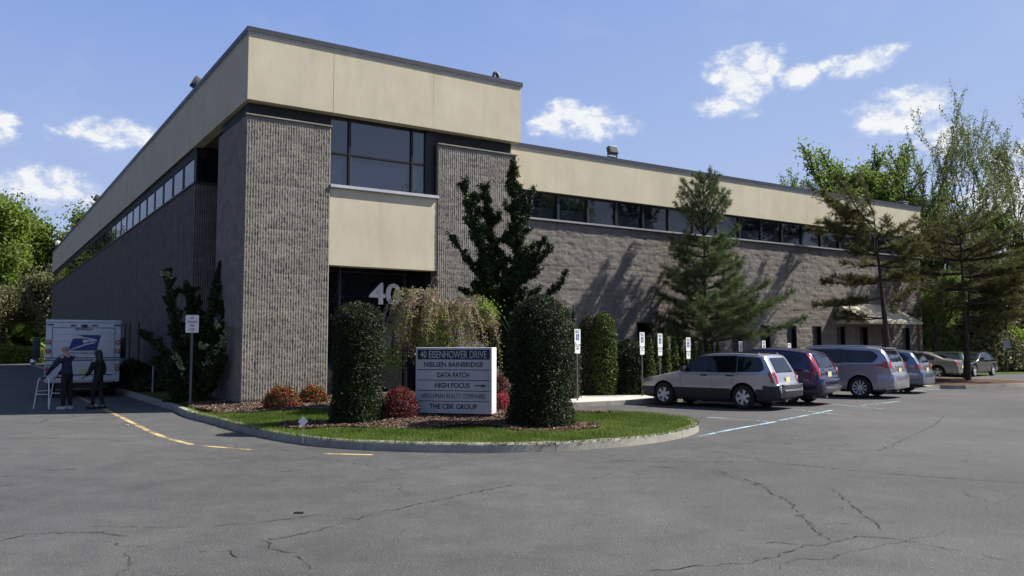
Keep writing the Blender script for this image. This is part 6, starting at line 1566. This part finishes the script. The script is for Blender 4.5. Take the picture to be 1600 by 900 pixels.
hd = Vector(V[ix['head']]); h_ = MB(); h_.lathe([(.004, -.075), (.05, -.062), (.078, -.03), (.086, .0), (.078, .035), (.05, .06), (.004, .074)], 20, 'z', (hd.x+.026, hd.y, hd.z-.008)); h_.build('hair', M['hair_grey'], man)
# walking frame
wf_ = thing('walking_frame', 'light metal walking frame held in front of the balding man', 'walking frame', (q[0], q[1], 0), R(-12)); m = MB()
for sy in (-.28, .28):
    m = MB(); m.tube([(-.36, sy, .86), (-.60, sy, .86), (-.66, sy, .80), (-.78, sy, .03)], .016, 8); m.build('side_tube', M['white_paint'], wf_)
    m = MB(); m.tube([(-.36, sy, .86), (-.33, sy, .80), (-.30, sy, .02)], .016, 8); m.build('leg', M['white_paint'], wf_)
    m = MB(); m.tube([(-.315, sy, .42), (-.72, sy, .42)], .012, 6); m.build('side_bar', M['white_paint'], wf_)
    m = MB(); m.tube([(-.40, sy, .862), (-.58, sy, .862)], .022, 8); m.build('grip', M['black_plastic'], wf_)
for zz, xx in ((.80, -.66), (.50, -.705)): m = MB(); m.tube([(xx, -.28, zz), (xx, .28, zz)], .013, 6); m.build('cross_bar', M['white_paint'], wf_)
# woman walking behind him
q = gp(152, 639)
hands = {'l': ((-.10, -.22, 1.02), ((-.24, -.20, .90), (-.31, -.19, .87))), 'r': ((.02, .22, 1.00), ((-.12, .20, .88), (-.19, .18, .86)))}
feet = {'l': ((-.09, -.08, .46), (-.09, -.08, .08), (-.21, -.09, .03)), 'r': ((.02, .08, .46), (.12, .08, .09), (.01, .09, .035))}
wom, ix, V = person('dark haired woman in black walking beside the truck', (q[0], q[1], 0), R(-12), body_joints(1.62, hands, feet, .03, .88),
   [('jacket', ['waist', 'chest', 'collar', 'shoulder_l', 'elbow_l', 'wrist_l', 'shoulder_r', 'elbow_r', 'wrist_r', 'pelvis'], .020, M['black_cloth']), ('trousers', ['pelvis', 'waist', 'hip_l', 'knee_l', 'ankle_l', 'hip_r', 'knee_r', 'ankle_r'], .012, M['trouser_black'])], (-1, 0, -.05))
shoes(wom, V, ix, M['black_plastic'])
hd = Vector(V[ix['head']]); h_ = MB(); h_.tube([(hd.x+.01, hd.y, hd.z+.10), (hd.x+.015, hd.y, hd.z+.06), (hd.x+.03, hd.y, hd.z), (hd.x+.055, hd.y, hd.z-.08), (hd.x+.085, hd.y, hd.z-.18), (hd.x+.10, hd.y, hd.z-.30), (hd.x+.09, hd.y, hd.z-.36)], [.05, .092, .102, .092, .08, .07, .03], 14); h_.build('hair', M['hair_dark'], wom)
# small debris on the asphalt
for i, (px, py, sx, lb) in enumerate([(467, 802, .05, 'dark flat scrap lying on the open asphalt'), (198, 665, .035, 'pale pebble on the asphalt by the yellow line'), (920, 685, .03, 'pale pebble on the asphalt right of the kerb end'), (1382, 697, .03, 'pale pebble on the asphalt far right')]):
    q = gp(px, py); a = MB(); a.bbox(-sx, sx, -sx*.5, sx*.5, .001, .015 if i else .008, .003); o = a.build('debris' if i == 0 else 'pebble', M['black_paint'] if i == 0 else M['walk'], None); o.location = (q[0], q[1], .004); tag(o, lb, 'debris' if i == 0 else 'pebble')
